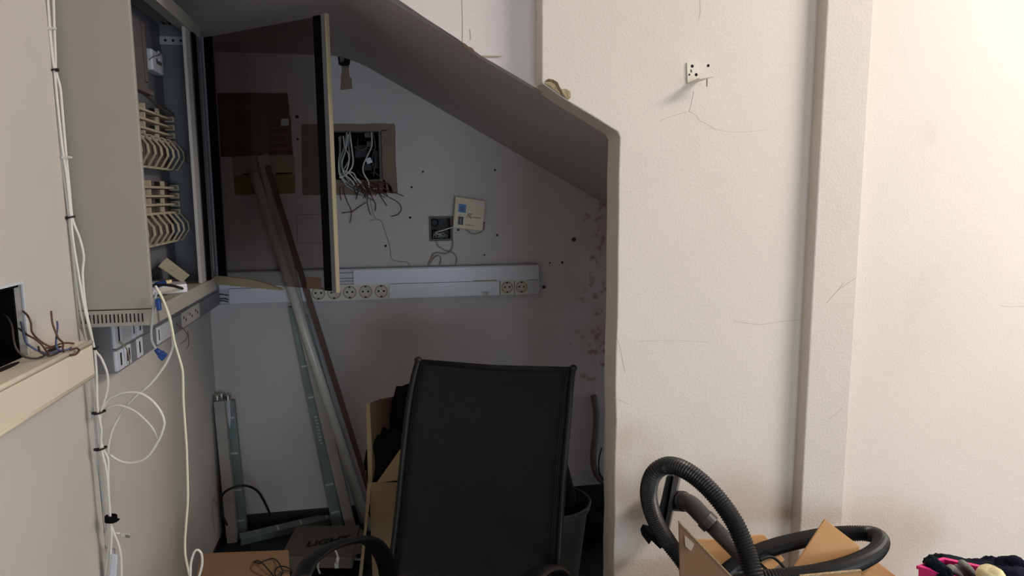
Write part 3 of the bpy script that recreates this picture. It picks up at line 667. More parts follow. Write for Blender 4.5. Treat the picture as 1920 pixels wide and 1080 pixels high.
# ---- vertical bundle along the wall edge
YC = 1.606
def bundle(px, r, m, label, dy=0):
    return cable('patch_cable', [pY(a, b, YC+dy) for a, b in px], r, m, label)
bundle([(73,-12),(82,45),(90,90),(97,133),(104,200),(112,278),(121,340),(130,409),(138,480),(148,560),(160,625),(172,680),(180,740),(183,773),(184,805),(188,840),(196,880),(201,930),(205,972),(206,1000),(204,1035),(197,1085)], .0026, 'cable_white', 'white cable at the outer edge of the tied wall bundle')
bundle([(89,-12),(93,53),(98,105),(102,133),(108,195),(117,278),(126,340),(133,409),(137,450),(145,500),(158,575),(170,625),(177,655),(181,700),(182,740),(184,773),(190,805),(190,840),(199,880),(204,930),(207,972),(209,1000),(208,1030),(206,1085)], .0026, 'cable_white', 'white cable in the middle of the tied wall bundle', -.004)
bundle([(100,-12),(102,53),(104,105),(105,133),(113,165),(117,208),(124,289),(130,350),(136,409),(149,445),(157,480),(155,515),(160,570),(170,620),(178,655),(190,672),(201,700),(202,727),(195,755),(189,775),(187,810),(193,840),(203,862),(203,900),(207,972),(214,1000),(222,1020),(227,1045),(228,1085)], .0026, 'cable_white', 'white cable bowing outward past the cabinet side in the wall bundle', -.002)
cable('wall_conduit', [pY(*p, 1.648) for p in [(166,715),(172,760),(177.5,813),(181,860),(183,902),(185,955),(188,1002),(192,1050),(194,1090)]], .0036, 'cable_grey', 'grey cable running down the step in the left wall', 'cable')
cable('patch_cable', [pY(*p, 1.648) for p in [(183,860),(188,900),(194,950),(199,985),(195,1010),(200,1025),(210,1033)]], .002, 'cable_grey', 'thin grey cable slanting behind the tied white bundle')
def tie(px, r, label, tail, Y=YC-.002):
    c = pY(*px, Y); t = MB()
    ring = [c+Vector((r*math.cos(a), r*.9*math.sin(a), .0025*math.cos(a))) for a in [i*2*math.pi/20 for i in range(20)]]
    t.sweep([(-.0009, -.0018), (.0009, -.0018), (.0009, .0018), (-.0009, .0018)], ring, up=(0, 0, 1), closed=True)
    h = c+Vector((r*tail, -.004, 0)); t.obox(h, (.003, 0, 0), (0, .0025, 0), (0, 0, .0026))
    tag(t.build('cable_tie', 'rubber_black'), label, 'cable tie')
tie((101,132), .0085, 'topmost black cable tie on the white wall bundle', .9)
tie((132,408), .0085, 'black cable tie on the bundle beside the cabinet side panel', -.8)
tie((187,773), .0115, 'black cable tie at the top of the hanging white coil', -1)
tie((190,841), .0105, 'black cable tie at the foot of the hanging white coil', -1)
tie((178.5,653), .006, 'small dark tie where the bundle passes the cream trunking end', .2)
for px, l in (((94,53), 'white nail clip near the top of the wall bundle'), ((124,295), 'white nail clip on the bundle between the upper two ties')):
    c = pY(*px, YC-.006); w = MB().obox(c, (.008, 0, 0), (0, .002, 0), (0, 0, .0025)); w.lathe([(0, -.004), (.0025, -.004), (.0025, .002)], c+Vector((.009, 0, 0)), (0, 1, 0), 10)
    tag(w.build('cable_clip', 'cable_white', bevel=.0008), l, 'clip')
c = pY(208, 972, YC-.002); w = MB(); w.lathe([(.008, -.006), (.0125, -.007), (.0128, .006), (.008, .0075)], c, (.1, 0, 1), 16); w.prism([c+Vector(p) for p in [(.006,-.012,.008),(.014,-.011,.010),(.017,-.010,.002),(.022,-.010,0),(.014,-.011,-.006),(.004,-.012,-.008)]], (0, .004, 0))
tag(w.build('hook_strap', 'bag_black', bevel=.001), 'wide black hook and loop strap round the lower white bundle', 'strap')
t = thing('network_plug', pY(235, 1003, YC), 'clear network plug sticking out of the lower cable bundle', 'plug')
a, b = pY(216, 999, YC), pY(238, 1003, YC)
MB().tube([a, a+(b-a)*.45], .0025, 8).build('lead', 'cable_white', t, smooth=True)
d_ = (b-a).normalized(); MB().obox(b-d_*.002, d_*.009, (0, .0055, 0), (0, 0, .0042)).build('connector', 'plug_clear', t, bevel=.001)
for i in (-1, 0, 1): MB().obox(b+d_*.003+Vector((0, -.0057, i*.0025)), d_*.005, (0, .0004, 0), (0, 0, .0006)).build('contact', 'print_grey', t)
c = pY(214, 1058, YC)
t = thing('plug_adaptor', c, 'white plug block dangling at the bottom of the cable bundle', 'plug')
MB().hexa([pY(*p, YC-.008) for p in [(208,1038),(221,1040),(218,1085),(203,1085)]], [pY(*p, YC+.012) for p in [(208,1038),(221,1040),(218,1085),(203,1085)]]).build('housing', 'pvc_cover', t, bevel=.003)
MB().obox(pY(211, 1034, YC), (.004, 0, 0), (0, .004, 0), (0, 0, .006)).build('strain_relief', 'cable_grey', t, bevel=.001)

# ================================================================== CABLE HOLE IN BACK WALL
def hz(px, Y): return [pY(600+a/5.4, 220+b/5.4, y) for (a, b), y in zip(px, Y if isinstance(Y, (list, tuple)) else [Y]*len(px))]
t = thing('recessed_box', (sum(H1[:2])/2, 2.86, H1[2]), 'dark recessed wiring box behind the spilling cables in the back wall', 'wiring box')
w = MB(); w.box((H1[0]+.001, 2.905, H1[2]+.001), (H1[1]-.001, 2.918, H1[3]-.001)); w.build('box_back', 'black', t)
MB().box((H1[1]-.012, 2.81, H1[2]+.001), (H1[1]-.002, 2.904, H1[3]-.001)).build('box_wall', 'box_grey', t)
for (a, b, c_, d_, m_, nm) in [(350,280,480,410,'box_dark','inner_block'),(450,150,545,205,'box_grey','inner_block'),(470,240,540,300,'box_grey','inner_block'),(440,470,530,540,'box_dark','inner_block'),(545,330,640,520,'box_dark','inner_block'),(590,260,622,310,'bare_plaster_pale','broken_edge')]:
    q = hz([(a, b), (c_, b), (c_, d_), (a, d_)], 2.862); MB().prism(q, (0, .03, 0)).build(nm, m_, t, bevel=.003)
MB().obox(hz([(495, 440)], 2.80)[0], Vector((.010, 0, .004)), Vector((0, .004, 0)), Vector((-.004, 0, .010))).build('terminal_tag', 'pvc_cover', t, bevel=.001)
LW = 'pale grey data cable spilling out of the ragged hole in the back wall'
whites = [[(270,150),(255,270),(215,400),(200,500),(215,600),(270,690),(370,750),(470,795)], [(300,150),(320,300),(335,450),(310,530),(250,590),(195,610)], [(235,190),(250,300),(290,380),(290,470),(260,560)],
          [(210,190),(205,300),(210,420),(235,560),(300,650)], [(285,170),(260,330),(225,450),(240,560),(320,640),(350,690)], [(250,560),(330,560),(370,620),(405,670)], [(230,560),(270,590),(320,640),(345,690)],
          [(240,540),(300,570),(360,640),(390,690)], [(520,150),(525,280),(490,370),(440,480),(440,560),(490,650),(505,720),(575,720)], [(215,560),(240,620),(300,680),(400,740)], [(380,620),(430,680),(465,740)],
          [(195,200),(200,330),(190,470),(200,580),(260,660)], [(300,160),(290,280),(300,400),(270,480),(230,540)]]
for i, p in enumerate(whites):
    n = len(p); Y = [2.84-.075*min(1, j/(n*.45))-.003*(i % 5) for j in range(n)]
    if i in (5, 6, 7, 9, 10): Y = [2.775-.004*(i % 4) for j in range(n)]
    cable('data_cable', hz(p, Y), .0034 if i < 2 else .0028, 'cable_white' if i % 3 else 'cable_grey', LW, 'cable', 'pale cables out of the back wall hole')
LR = 'thin reddish-brown stripped wire fanning out below the back wall hole'
GR = 'stripped wires below the back wall hole'
rr = random.Random(11)
special = [[(560,680),(640,720),(720,750),(845,797)], [(540,670),(620,690),(700,760),(780,765)], [(520,700),(600,780),(640,840),(680,897)], [(560,700),(650,780),(690,805),(790,860),(825,920),(795,980),(720,1005)],
           [(470,860),(400,905),(330,955),(320,955)], [(240,700),(250,780),(280,860),(320,960),(305,1070)], [(205,700),(205,780),(217,840)], [(500,740),(540,830),(565,880),(560,950)], [(490,740),(480,850),(495,930),(515,990)],
           [(330,955),(270,965),(220,968)]]
for p in special: cable('stripped_wire', hz(p, [2.775]+[2.785]*(len(p)-1)), .0017, 'wire_rust', LR, 'wire', GR, seg=6, n=5)
for i in range(34):
    a = (rr.uniform(370, 600), rr.uniform(640, 720)); ang = rr.uniform(-.2, 1.9); L_ = rr.uniform(80, 210)
    b = (a[0]+math.cos(ang)*L_*.8+rr.uniform(-20, 20), a[1]+abs(math.sin(ang))*L_*.75+15); m_ = ((a[0]+b[0])/2+rr.uniform(-35, 35), (a[1]+b[1])/2+rr.uniform(-25, 25))
    y = rr.uniform(2.735, 2.785)
    cable('stripped_wire', hz([a, m_, b], [y+.01, y-.01, y]), rr.choice((.0014, .0018, .0022)), 'wire_rust' if i % 3 else 'wire_dark', LR, 'wire', GR, seg=5, n=5)
for i, p in enumerate([[(540,180),(560,300),(530,400),(540,520)], [(350,340),(430,320),(520,320),(560,350)], [(345,300),(420,330),(480,300)], [(385,210),(375,300),(360,370)], [(560,480),(545,560),(545,600)], [(370,540),(430,600),(520,640),(600,690)], [(520,560),(570,570),(610,600)]]):
    cable('black_lead', hz(p, 2.835-.01*(i % 3)), .0025, 'wire_dark' if i % 2 else 'box_grey', 'dark lead tangled inside the ragged wall hole', 'cable', 'dark leads inside the back wall hole', seg=6, n=5)
cable('phone_wire', [pY(540+a/3.376, 200+b/3.376, YB-.0035) for a, b in [(520,590),(540,680),(565,715),(590,725),(625,820),(645,890),(655,960),(700,980),(755,985),(775,1012)]], .0014, 'wire_olive', 'thin tan wire wandering down the back wall to the trunking', 'wire', seg=6)
cable('phone_wire', [pY(540+a/3.376, 200+b/3.376, YB-.0035) for a, b in [(520,720),(545,716),(570,714),(590,724)]], .0012, 'wire_olive', 'short tan wire stub branching off the wandering wall wire', 'wire', seg=6)

# ================================================================== FLUSH BOX AND TILTED SOCKET PLATE
t = thing('flush_box', (sum(H2[:2])/2, YB, H2[2]), 'open dark grey flush box in the back wall left of the tilted plate', 'flush box')
w = MB(); e = .006
w.box((H2[0]-e, YB-.003, H2[2]-e), (H2[0]+.003, 2.86, H2[3]+e)); w.box((H2[1]-.003, YB-.003, H2[2]-e), (H2[1]+e, 2.86, H2[3]+e)); w.box((H2[0]+.003, YB-.003, H2[3]-.003), (H2[1]-.003, 2.86, H2[3]+e)); w.box((H2[0]+.003, YB-.003, H2[2]-e), (H2[1]-.003, 2.86, H2[2]+.003))
for v in w.v:                                                          # walls stay inside the opening, only the rim overlaps the wall
    if v.y > 2.8: v.x = min(max(v.x, H2[0]+.0003), H2[1]-.0003); v.z = min(max(v.z, H2[2]+.0003), H2[3]-.0003)
w.build('rim', 'box_grey', t)
MB().box((H2[0]+.001, 2.85, H2[2]+.001), (H2[1]-.001, 2.859, H2[3]-.001)).build('box_back', 'box_dark', t)
cx, cz = sum(H2[:2])/2, sum(H2[2:])/2
for sx in (-1, 1):
    for sz in (-1, 1):
        MB().lathe([(.012, .004), (.013, -.002), (.016, -.002), (.017, .004)], (cx+sx*.021, 2.848, cz+sz*.022), (0, 1, 0), 20).build('knockout', 'box_grey' if sx > 0 else 'black', t)
def fz(px, Y): return [pY(780+a/6.35, 340+b/6.35, y) for (a, b), y in zip(px, Y if isinstance(Y, (list, tuple)) else [Y]*len(px))]
t2 = thing('socket_cover_plate', pY(880, 400, YB), 'cream socket cover plate hanging tilted with blue and black modules', 'socket plate')
Pq = fz([(440,548),(790,588),(822,232),(465,178)], [2.772, 2.772, 2.782, 2.782])
MB().prism(Pq, (0, -.012, 0)).build('plate', 'plate_beige', t2, bevel=.003)
def on(u, v, d=0): return Pq[3]+(Pq[2]-Pq[3])*u+(Pq[0]-Pq[3])*v+Vector((0, -.012-d, 0))
def quad(u0, v0, u1, v1, d, m, nm, par, th=.003): return MB().prism([on(u0, v0, d), on(u1, v0, d), on(u1, v1, d), on(u0, v1, d)], (0, th, 0)).build(nm, m, par, bevel=.0008)
s = quad(.13, .22, .37, .48, .003, 'socket_blue', 'module', t2); quad(.19, .29, .31, .42, .0042, 'wire_blue', 'module_face', s)
s = quad(.14, .62, .31, .88, .002, 'socket_navy', 'module', t2)
for u in ((.20,.70,.24,.80), (.22,.66,.25,.72), (.19,.78,.26,.82)): quad(*u, .003, 'pvc_grey', 'module_mark', s, .001)
quad(.60, .10, .93, .16, .001, 'pvc_cover', 'label_strip', t2); quad(.40, .84, .70, .855, .0005, 'print_grey', 'printed_line', t2, .0006)
em = MB()
for pl in [[(.42,.62),(.47,.52),(.52,.47)], [(.44,.50),(.49,.56),(.53,.62)], [(.60,.50),(.56,.48),(.53,.54),(.55,.61),(.59,.60)]]: em.tube(spline([on(u, v, .0002) for u, v in pl], 5), .0012, 5)
for i in range(9): em.tube([on(.63+i*.028, .565+.006*(i % 2), .0002), on(.645+i*.028, .60, .0002)], .0009, 5)
em.build('printed_emblem', 'print_grey', t2)
cable('data_cable', fz([(300,640),(232,612),(330,580),(430,548),(470,540)], [2.82,2.80,2.775,2.765,2.768]), .0022, 'cable_white', 'white cable bridging the dark flush box and the tilted plate', 'cable')
cable('data_cable', fz([(240,700),(262,765),(330,815),(410,838),(462,870),(485,930),(470,988)], [2.79]+[2.793]*6), .0024, 'wire_olive', 'tan cable dropping from the flush box and curling right to the trunking', 'cable')
cable('data_cable', fz([(440,700),(432,790),(390,850),(330,862),(260,852),(205,870),(180,930),(150,995)], [2.79]+[2.785]*7), .0024, 'wire_olive', 'tan cable looping left from the flush box down to the trunking', 'cable')
cable('data_cable', fz([(160,985),(210,915),(258,885),(292,905),(296,950),(278,990)], 2.79), .0024, 'wire_olive', 'short tan cable hoop standing on the trunking below the flush box', 'cable')
cable('data_cable', fz([(600,575),(640,610),(700,628),(770,608),(812,560),(808,500)], 2.787), .0016, 'wire_olive', 'thin wire sagging below the tilted cream plate', 'cable')
for i in range(6):
    a = fz([(190+rr.uniform(0, 190), 600+rr.uniform(0, 90)) for _ in range(4)], 2.835)
    cable('wire_tail', a, .0016, 'cable_grey', 'grey wire tail crumpled inside the open flush box', 'wire', 'wire tails in the flush box', seg=6, n=5)

# ================================================================== LEANING POLES AND STUDS
def rod(path, hw, hd, name, m, parent=None, side=(0, -1, 0), shape='box'):
    a, b = Vector(path[0]), Vector(path[1]); ax = (b-a).normalized(); f = Vector(side); f = (f-ax*f.dot(ax)).normalized(); s_ = ax.cross(f)
    w = MB()
    if shape == 'box': prof = [(-hw, -hd), (hw, -hd), (hw, hd), (-hw, hd)]
    elif shape == 'round': prof = [(hw*math.cos(i*math.pi/8), hd*math.sin(i*math.pi/8)) for i in range(16)]
    else:                                             # open C-profile, mouth towards -side
        q = .0022; prof = [(-hw, hd), (-hw, -hd), (-hw+q, -hd), (-hw+q, hd-q), (hw-q, hd-q), (hw-q, -hd), (hw, -hd), (hw, hd)]
    w.sweep(prof, [a, b], up=f)
    return w.build(name, m, parent, bevel=.0012 if shape != 'round' else 0, smooth=(shape == 'round'))
def stud(name, top, bot, hw, hd, m, label, shape='c', side=(0, -1, 0), marks=None, group=None):
    t = thing(name, bot, label, 'pole' if 'pole' in name else 'metal stud', group)
    rod([bot, top], hw, hd, 'profile', m, t, side, shape)
    a, b = Vector(bot), Vector(top); ax = (b-a).normalized(); f = Vector(side); f = (f-ax*f.dot(ax)).normalized(); s_ = ax.cross(f)
    for u in (marks or []):
        c = a+ax*((b-a).length*u)+f*(hd+.0004); MB().obox(c, s_*hw*.75, f*.0004, ax*.0035).build('crimp_mark', 'print_white', t)
    return t, a, ax, f, s_
# pale aluminium tube, brown tube, grooved channel between them (all lean on the back wall)
def lean(p0, p1, Y0, z1):            # a straight rod from a point on the wall side down to the floor, along the line seen between two image points
    A = pY(*p0, Y0); n = ray(*p0).cross(ray(*p1)); d = ray(*p1); q = d*((z1-CH)/d.z); return A, Vector((q.x, q.y, z1))
A_, B_ = lean((476, 325), (692, 980), 2.712, .01)
stud('leaning_pole', A_, B_+Vector((0, -.06, 0)), .0175, .0175, 'alu_pale', 'pale round aluminium pole leaning on the back wall behind the glass', 'round')
A_, B_ = lean((493, 291), (659, 994), 2.756, .0)
t, a, ax, f, s_ = stud('leaning_pole', A_, B_, .0195, .011, 'galvanised_warm', 'wide grey channel with a shiny clip, tallest of the leaning metal lengths', 'c')
MB().obox(pY(497, 318, 2.741), s_*.004, f*.003, ax*.012).build('end_clip', 'metal_pin', t)
A_, B_ = lean((501, 310), (714, 990), 2.742, .0)
stud('leaning_pole', A_, B_, .010, .007, 'pole_brown', 'thin brown pole lying against the wall behind the pale round pole', 'box')
tt, a, ax, f, s_ = stud('metal_stud', pY(552, 574, 2.782), pZ(634, 983, .0)+Vector((0, -.01, 0)), .021, .014, 'galvanised', 'green-grey galvanised stud with printed marks leaning leftmost of the tall ones', 'c', marks=(.07, .20, .60, .74))
pr = MB()
for i in range(9):
    c = a+ax*(.36+i*.014)+f*.0146
    pr.obox(c, s_*(.006 if i % 3 else .004), f*.0003, ax*.0022); pr.obox(c+s_*.004*(-1)**i, s_*.0014, f*.0003, ax*.0045)
pr.build('printed_mark', 'print_white', tt)
stud('metal_stud', pY(570, 592, 2.784), pZ(682, 986, .0)+Vector((0, .03, 0)), .014, .008, 'galvanised', 'narrow dull stud almost hidden behind the pale round pole', 'c', marks=(.25, .38))
# short pair in the corner
stud('metal_stud', pY(412, 751, 2.735), pZ(437, 1015, 0), .019, .016, 'galvanised_warm', 'short pinkish-grey stud standing in the back left corner', 'c')
stud('metal_stud', pY(430, 751, 2.775), pZ(455, 1003, 0), .020, .014, 'galvanised', 'short dark galvanised stud with marks beside the pinkish one', 'c', marks=(.12, .35, .62, .88))
ha, hb_ = pZ(451, 1010, .018), pZ(629, 970, .018); ha.y -= .01
stud('metal_stud', ha, hb_, .017, .018, 'galvanised', 'galvanised stud lying flat on the dark floor by the back wall', 'c', side=(0, -.35, 1), marks=(.1, .38, .62))
for i, (px, Y) in enumerate([((407,741), 2.748), ((415,737), 2.782), ((427,741), 2.770)]):
    top = pY(*px, Y); nm = ['front tube of the lamp tubes, seen by its metal end cap in the corner', 'middle lamp tube with end pins, standing behind the corner studs', 'lamp tube with end pins above the marked corner stud']
    top.x = max(top.x, XL+.016)
    bot = Vector((top.x+.012, Y, .002)) if i == 0 else Vector((top.x+(.028 if i == 1 else .012), Y, .002))
    t = thing('fluorescent_tube', bot, nm[i], 'lamp tube')
    MB().cyl(bot, top-(top-bot).normalized()*.02, .0125, seg=14).build('glass_tube', 'pvc_cover', t, smooth=True)
    MB().cyl(top-(top-bot).normalized()*.02, top, .0128, seg=14).build('end_cap', 'metal_pin', t)
    for s in (-1, 1): MB().cyl(top+Vector((s*.005, 0, 0)), top+Vector((s*.005, 0, .008)), .0013, seg=8).build('pin', 'metal_pin', t)
cable('power_lead', [pY(*p, y) for p, y in zip([(426,985),(416,962),(414,940),(420,924),(440,913),(463,911),(483,921),(497,943),(507,966)], [2.60,2.60,2.60,2.60,2.60,2.62,2.66,2.70,2.74])], .0045, 'rubber_black', 'black lead arching up from the floor in front of the corner studs', 'cable')

# ================================================================== THINGS ON THE NOOK FLOOR
def carton(name, base, top_z, label, m, cat='box', z0=0.0):
    t = thing(name, sum((Vector(p) for p in base), Vector())/len(base), label, cat)
    return t
# low grey carton with bold lettering
P = [pZ(524, 1044, .06), pZ(660, 1046, .06), pZ(674, 984, .06), pZ(556, 986, .06)]
P[0], P[1] = pZ(524, 1044, .06), pZ(660, 1046, .06)
t = thing('flat_carton', sum(P, Vector())/4-Vector((0, 0, .06)), 'low grey-brown carton with bold dark lettering on the floor', 'carton')
w = MB().hexa([Vector((p.x, p.y, .0)) for p in P], P); w.build('carton_body', 'cardboard_grey', t, bevel=.003)
MB().hexa([pZ(662,1040,.05), pZ(676,1038,.05), pZ(686,1000,.05), pZ(676,990,.05)], [pZ(662,1040,.056), pZ(676,1038,.056), pZ(686,1000,.056), pZ(676,990,.056)]).build('carton_flap', 'cardboard_grey', t)
tx = bpy.data.curves.new('lettering', 'FONT'); tx.body = 'LIGHT'; tx.size = .055; tx.extrude = .0004; tx.shear = .25; tx.offset = .0022
tmp = bpy.data.objects.new('lettering_curve', tx); col.objects.link(tmp); bpy.context.view_layer.update()
me = bpy.data.meshes.new_from_object(tmp.evaluated_get(bpy.context.evaluated_depsgraph_get())); bpy.data.objects.remove(tmp)
to = bpy.data.objects.new('lettering', me); col.objects.link(to); me.materials.clear(); me.materials.append(MATS['rubber_black'])
o_ = pZ(573, 1026, .0608); e_ = pZ(640, 1015, .0608); ang = math.atan2(e_.y-o_.y, e_.x-o_.x); to.location = o_; to.rotation_euler = (0, 0, ang)
to.parent = t; bpy.context.view_layer.update(); to.matrix_parent_inverse = t.matrix_world.inverted()
cable('network_lead', [pY(600,1075,2.02)]+[pY(*p, 2.0) for p in [(596,1060),(606,1038),(620,1028),(630,1034),(634,1048)]], .0028, 'cable_white', 'white lead curving up in front of the lettered carton', 'cable')
t = thing('network_plug', pY(632, 1055, 2.0), 'clear network plug on the white lead behind the chair armrest', 'plug')
MB().cyl(pY(634, 1044, 1.995), pY(632, 1056, 1.995), .004, .006, 10).build('boot', 'cable_white', t, smooth=True); MB().obox(pY(631, 1060, 1.995), (.006, 0, 0), (0, .004, 0), (0, 0, .008)).build('connector', 'plug_clear', t, bevel=.001)
tag(MB().ball(pZ(669, 1051, .006), (.018, .014, .006), disp=.3, seed=4).build('paper_scrap', 'pvc_cover', smooth=True), 'small white scrap on the dark floor beside the lettered carton', 'scrap')
# brown carton in front with a cable tangle on it
zc = .36
P = [pZ(372, 1110, zc), pZ(556, 1110, zc), pZ(541, 1031, zc), pZ(377, 1037, zc)]
P = [P[0]+Vector((0, -.1, 0)), P[1]+Vector((0, -.1, 0)), P[2], P[3]]
t = thing('cardboard_carton', sum(P, Vector())/4-Vector((0, 0, zc)), 'plain brown cardboard carton with a thin dark cable tangle on top', 'carton')
MB().hexa([Vector((p.x, p.y, 0)) for p in P], [Vector((p.x, p.y, zc-.004)) for p in P]).build('carton_body', 'cardboard_brown', t, bevel=.003)
MB().hexa([Vector((p.x, p.y, zc-.0035)) for p in P], P).build('lid', 'cardboard_brown', t, bevel=.001)
tp = [(476,1053),(486,1056),(494,1052),(510,1047),(520,1052),(526,1062),(530,1074),(522,1084),(515,1076),(520,1064),(533,1062),(546,1068),(552,1074),(540,1070),(528,1072),(518,1084),(508,1074),(494,1058),(484,1051),(476,1053)]
cable('thin_cable', [pZ(a, b, zc+.003+.004*(i % 3)) for i, (a, b) in enumerate(tp)], .0016, 'rubber_black', 'thin dark cable bunched loosely on the brown carton lid', 'cable', seg=6)
cable('thin_cable', [pZ(a, b, zc+.0025) for a, b in [(476,1056),(471,1064),(476,1072),(490,1079),(505,1086)]], .001, 'wire_brown', 'fine brown wire tail trailing across the carton lid', 'cable', seg=6)
# dark panel on floor between cartons and chair
P = [pZ(566, 1085, .02), pZ(668, 1100, .02), pZ(690, 1050, .02), pZ(590, 1050, .02)]
tag(MB().hexa([Vector((p.x, p.y, .002)) for p in P], P).build('dark_mat', 'bag_black', bevel=.004), 'dark flat mat on the floor behind the chair armrest', 'mat')

# open carton behind the chair, with a black bag pushed into it
t = thing('open_carton', pZ(760, 1040, 0), 'tall open tan carton with a raised flap behind the black chair', 'carton')
A0, A1 = pY(692, 905, 2.10), pY(800, 905, 2.06); top_z = A0.z
dpt = Vector((.02, .24, 0)); th = Vector((0, .005, 0))
def panel(pts, off, m, nm): return MB().prism(pts, off).build(nm, m, t, bevel=.0012)
g = lambda p, z=0: Vector((p.x, p.y, z))
lx = A0+Vector((-.022, .0, 0))
panel([g(A0), g(A1), A1, A0], (0, .005, 0), 'cardboard_tan', 'front_panel')
panel([g(A0)+Vector((0, .006, 0)), A0+Vector((0, .006, 0)), A0+dpt, g(A0+dpt)], (.005, 0, 0), 'cardboard_tan', 'side_panel')
panel([g(A1)+Vector((0, .006, 0)), A1+Vector((0, .006, 0)), A1+dpt, g(A1+dpt)], (-.005, 0, 0), 'cardboard_tan', 'side_panel')
panel([g(A0+dpt), g(A1+dpt), A1+dpt, A0+dpt], (0, -.005, 0), 'cardboard_brown', 'back_panel')
# left flap raised, its corner curving
fl = [pY(690,906,2.10), pY(687,830,2.13), pY(686,758,2.17), pY(692,753,2.20), pY(710,747,2.26), pY(750,742,2.36), pY(752,860,2.34)]
panel([pY(697,900,2.16), pY(693,757,2.20), pY(712,749,2.27), pY(750,742,2.33), pY(752,900,2.31)], (0, .005, 0), 'bare_plaster_dark', 'flap')
panel([pY(690,908,2.095), pY(686,758,2.19), pY(692,755,2.195), pY(696,845,2.145), pY(697,908,2.10)], (.003, .004, 0), 'cardboard_tan', 'flap')
panel([pY(706,906,2.092), pY(752,900,2.085), pY(758,832,2.16)], (0, .005, 0), 'cardboard_tan', 'flap')
panel([pY(689,906,2.10), pY(697,903,2.096), pY(686,1010,2.09), pY(679,1085,2.08), pY(672,1085,2.08), pY(683,990,2.095)], (0, .004, 0), 'card_edge', 'corner_edge')
bg = MB()
bg.ball(pY(728, 862, 2.22), (.07, .06, .11), disp=.35, dscale=5, seed=2, seg=28, rings=18)
bg.ball(pY(775, 800, 2.27), (.07, .05, .16), disp=.25, dscale=5, seed=5, seg=28, rings=18)
tag(bg.build('black_bag', 'bag_black', smooth=True), 'crumpled black bag stuffed into the open tan carton', 'bag')
# bin to the right of the chair, black cloth in it
def sur(px, y): return pY(*px, y)
bt, bb = pY(1042, 948, 2.02), pY(1020, 1230, 2.02)
bcx, bcz = pY(1035, 940, 2.02), pY(1035, 940, 2.02).z
br = pY(1100, 940, 2.02).x-bcx.x
t = thing('waste_bin', (bcx.x, 2.02, 0), 'olive-grey tapered bin half hidden behind the chair back', 'bin')
MB().lathe([(0, 0), (br*.55, 0), (br*.62, .01), (br, bcz), (br*1.05, bcz), (br*1.05, bcz-.015), (br*.98, bcz-.015), (br*.96, bcz-.012), (br*.60, .016), (0, .016)], (bcx.x, 2.02, 0), (0, 0, 1), 36).build('bin_body', 'bin_olive', t, smooth=False)
MB().tube([Vector((bcx.x+br*1.04*math.cos(a), 2.02+br*1.04*math.sin(a), bcz+.002)) for a in [i*2*math.pi/40 for i in range(40)]], .005, 8, closed=True).build('rim', 'bin_olive', t, smooth=True)
w = MB(); w.lathe([(0, .30), (.02, .29), (.05, .18), (.075, .06), (.085, -.05), (.06, -.08), (0, -.09)], (bcx.x+.01, 2.03, bcz-.05), (-.05, 0, 1), 24)
for v in w.v: v += Vector((noise.noise(v*14), noise.noise(v*14+Vector((5, 0, 0))), 0))*.012
tag(w.build('black_cloth', 'bag_black', smooth=True), 'black cloth bundled upright in the olive-grey bin', 'cloth')
tag(MB().tube(spline([pY(*p, 2.775) for p in [(1113,742),(1118,775),(1117,810),(1113,845),(1113,870),(1120,890),(1133,905)]], 6), .0145, 12).build('flexible_pipe', 'pipe_grey', smooth=True), 'grey flexible pipe running down the back wall by the jamb', 'pipe')
tag(MB().tube(spline([pY(*p, 2.76) for p in [(1128,840),(1123,862),(1124,885),(1132,900)]], 6), .003, 8).build('power_lead', 'rubber_black', smooth=True), 'thin dark lead beside the grey flexible pipe at the jamb', 'cable')
w = MB(); c0 = pZ(1100, 1010, .05)
w.ball(c0+Vector((.02, .12, .03)), (.16, .16, .08), disp=.3, dscale=6, seed=9, seg=28, rings=16)
tag(w.build('dark_sack', 'bag_black', smooth=True), 'dark sack slumped on the floor beside the bin', 'sack')

# ================================================================== CHAIR
C_TL, C_TR = pY(784, 677, 1.86), pY(1075, 692, 1.74)
chair = thing('sling_chair', Vector((.2, 1.45, 0)), 'black high-back sling chair with looped armrests in front of the nook', 'chair')
Lp = [C_TL, pY(776, 705, 1.845), pY(766, 760, 1.825), pY(759, 820, 1.805), pY(752, 890, 1.785), pY(744, 970, 1.765), pY(733, 1060, 1.74)]
Rp = [C_TR, pY(1071, 720, 1.725), pY(1067, 775, 1.705), pY(1062, 830, 1.688), pY(1056, 905, 1.668), pY(1051, 985, 1.648), pY(1046, 1075, 1.62)]
face = ((C_TR-C_TL).cross(Vector((0, 0, -1)))).normalized()
if face.y > 0: face = -face
sx = (C_TR-C_TL).normalized(); fwd = Vector((face.x, face.y, 0)).normalized()
def ext(P):
    s0 = P[-1]; p1 = s0+fwd*.05+Vector((0, 0, -.04)); p1.z = .325
    return P+[s0+fwd*.02+Vector((0, 0, -(s0.z-.34)*.7)), s0*1.0+fwd*.07+Vector((0, 0, .33-s0.z)), s0+fwd*.28+Vector((0, 0, .355-s0.z)), s0+fwd*.47+Vector((0, 0, .365-s0.z)), s0+fwd*.52+Vector((0, 0, .345-s0.z))]
LS, RS = spline(ext(Lp), 6), spline(ext(Rp), 6)
w = MB(); n = len(LS); K = 14
for i in range(n):
    for j in range(K+1):
        u = j/K; p = LS[i].lerp(RS[i], u); sag = 4*u*(1-u)*.018*min(1, i/8)
        a_ = max(i-1, 0); b__ = min(i+1, n-1); tg = (LS[b__]-LS[a_]).normalized(); nn = sx.cross(tg).normalized()
        if nn.dot(fwd)+nn.z*.3 < 0: nn = -nn
        w.v.append(p-nn*sag)
for i in range(n-1):
    for j in range(K): w.f.append((i*(K+1)+j, i*(K+1)+j+1, (i+1)*(K+1)+j+1, (i+1)*(K+1)+j))
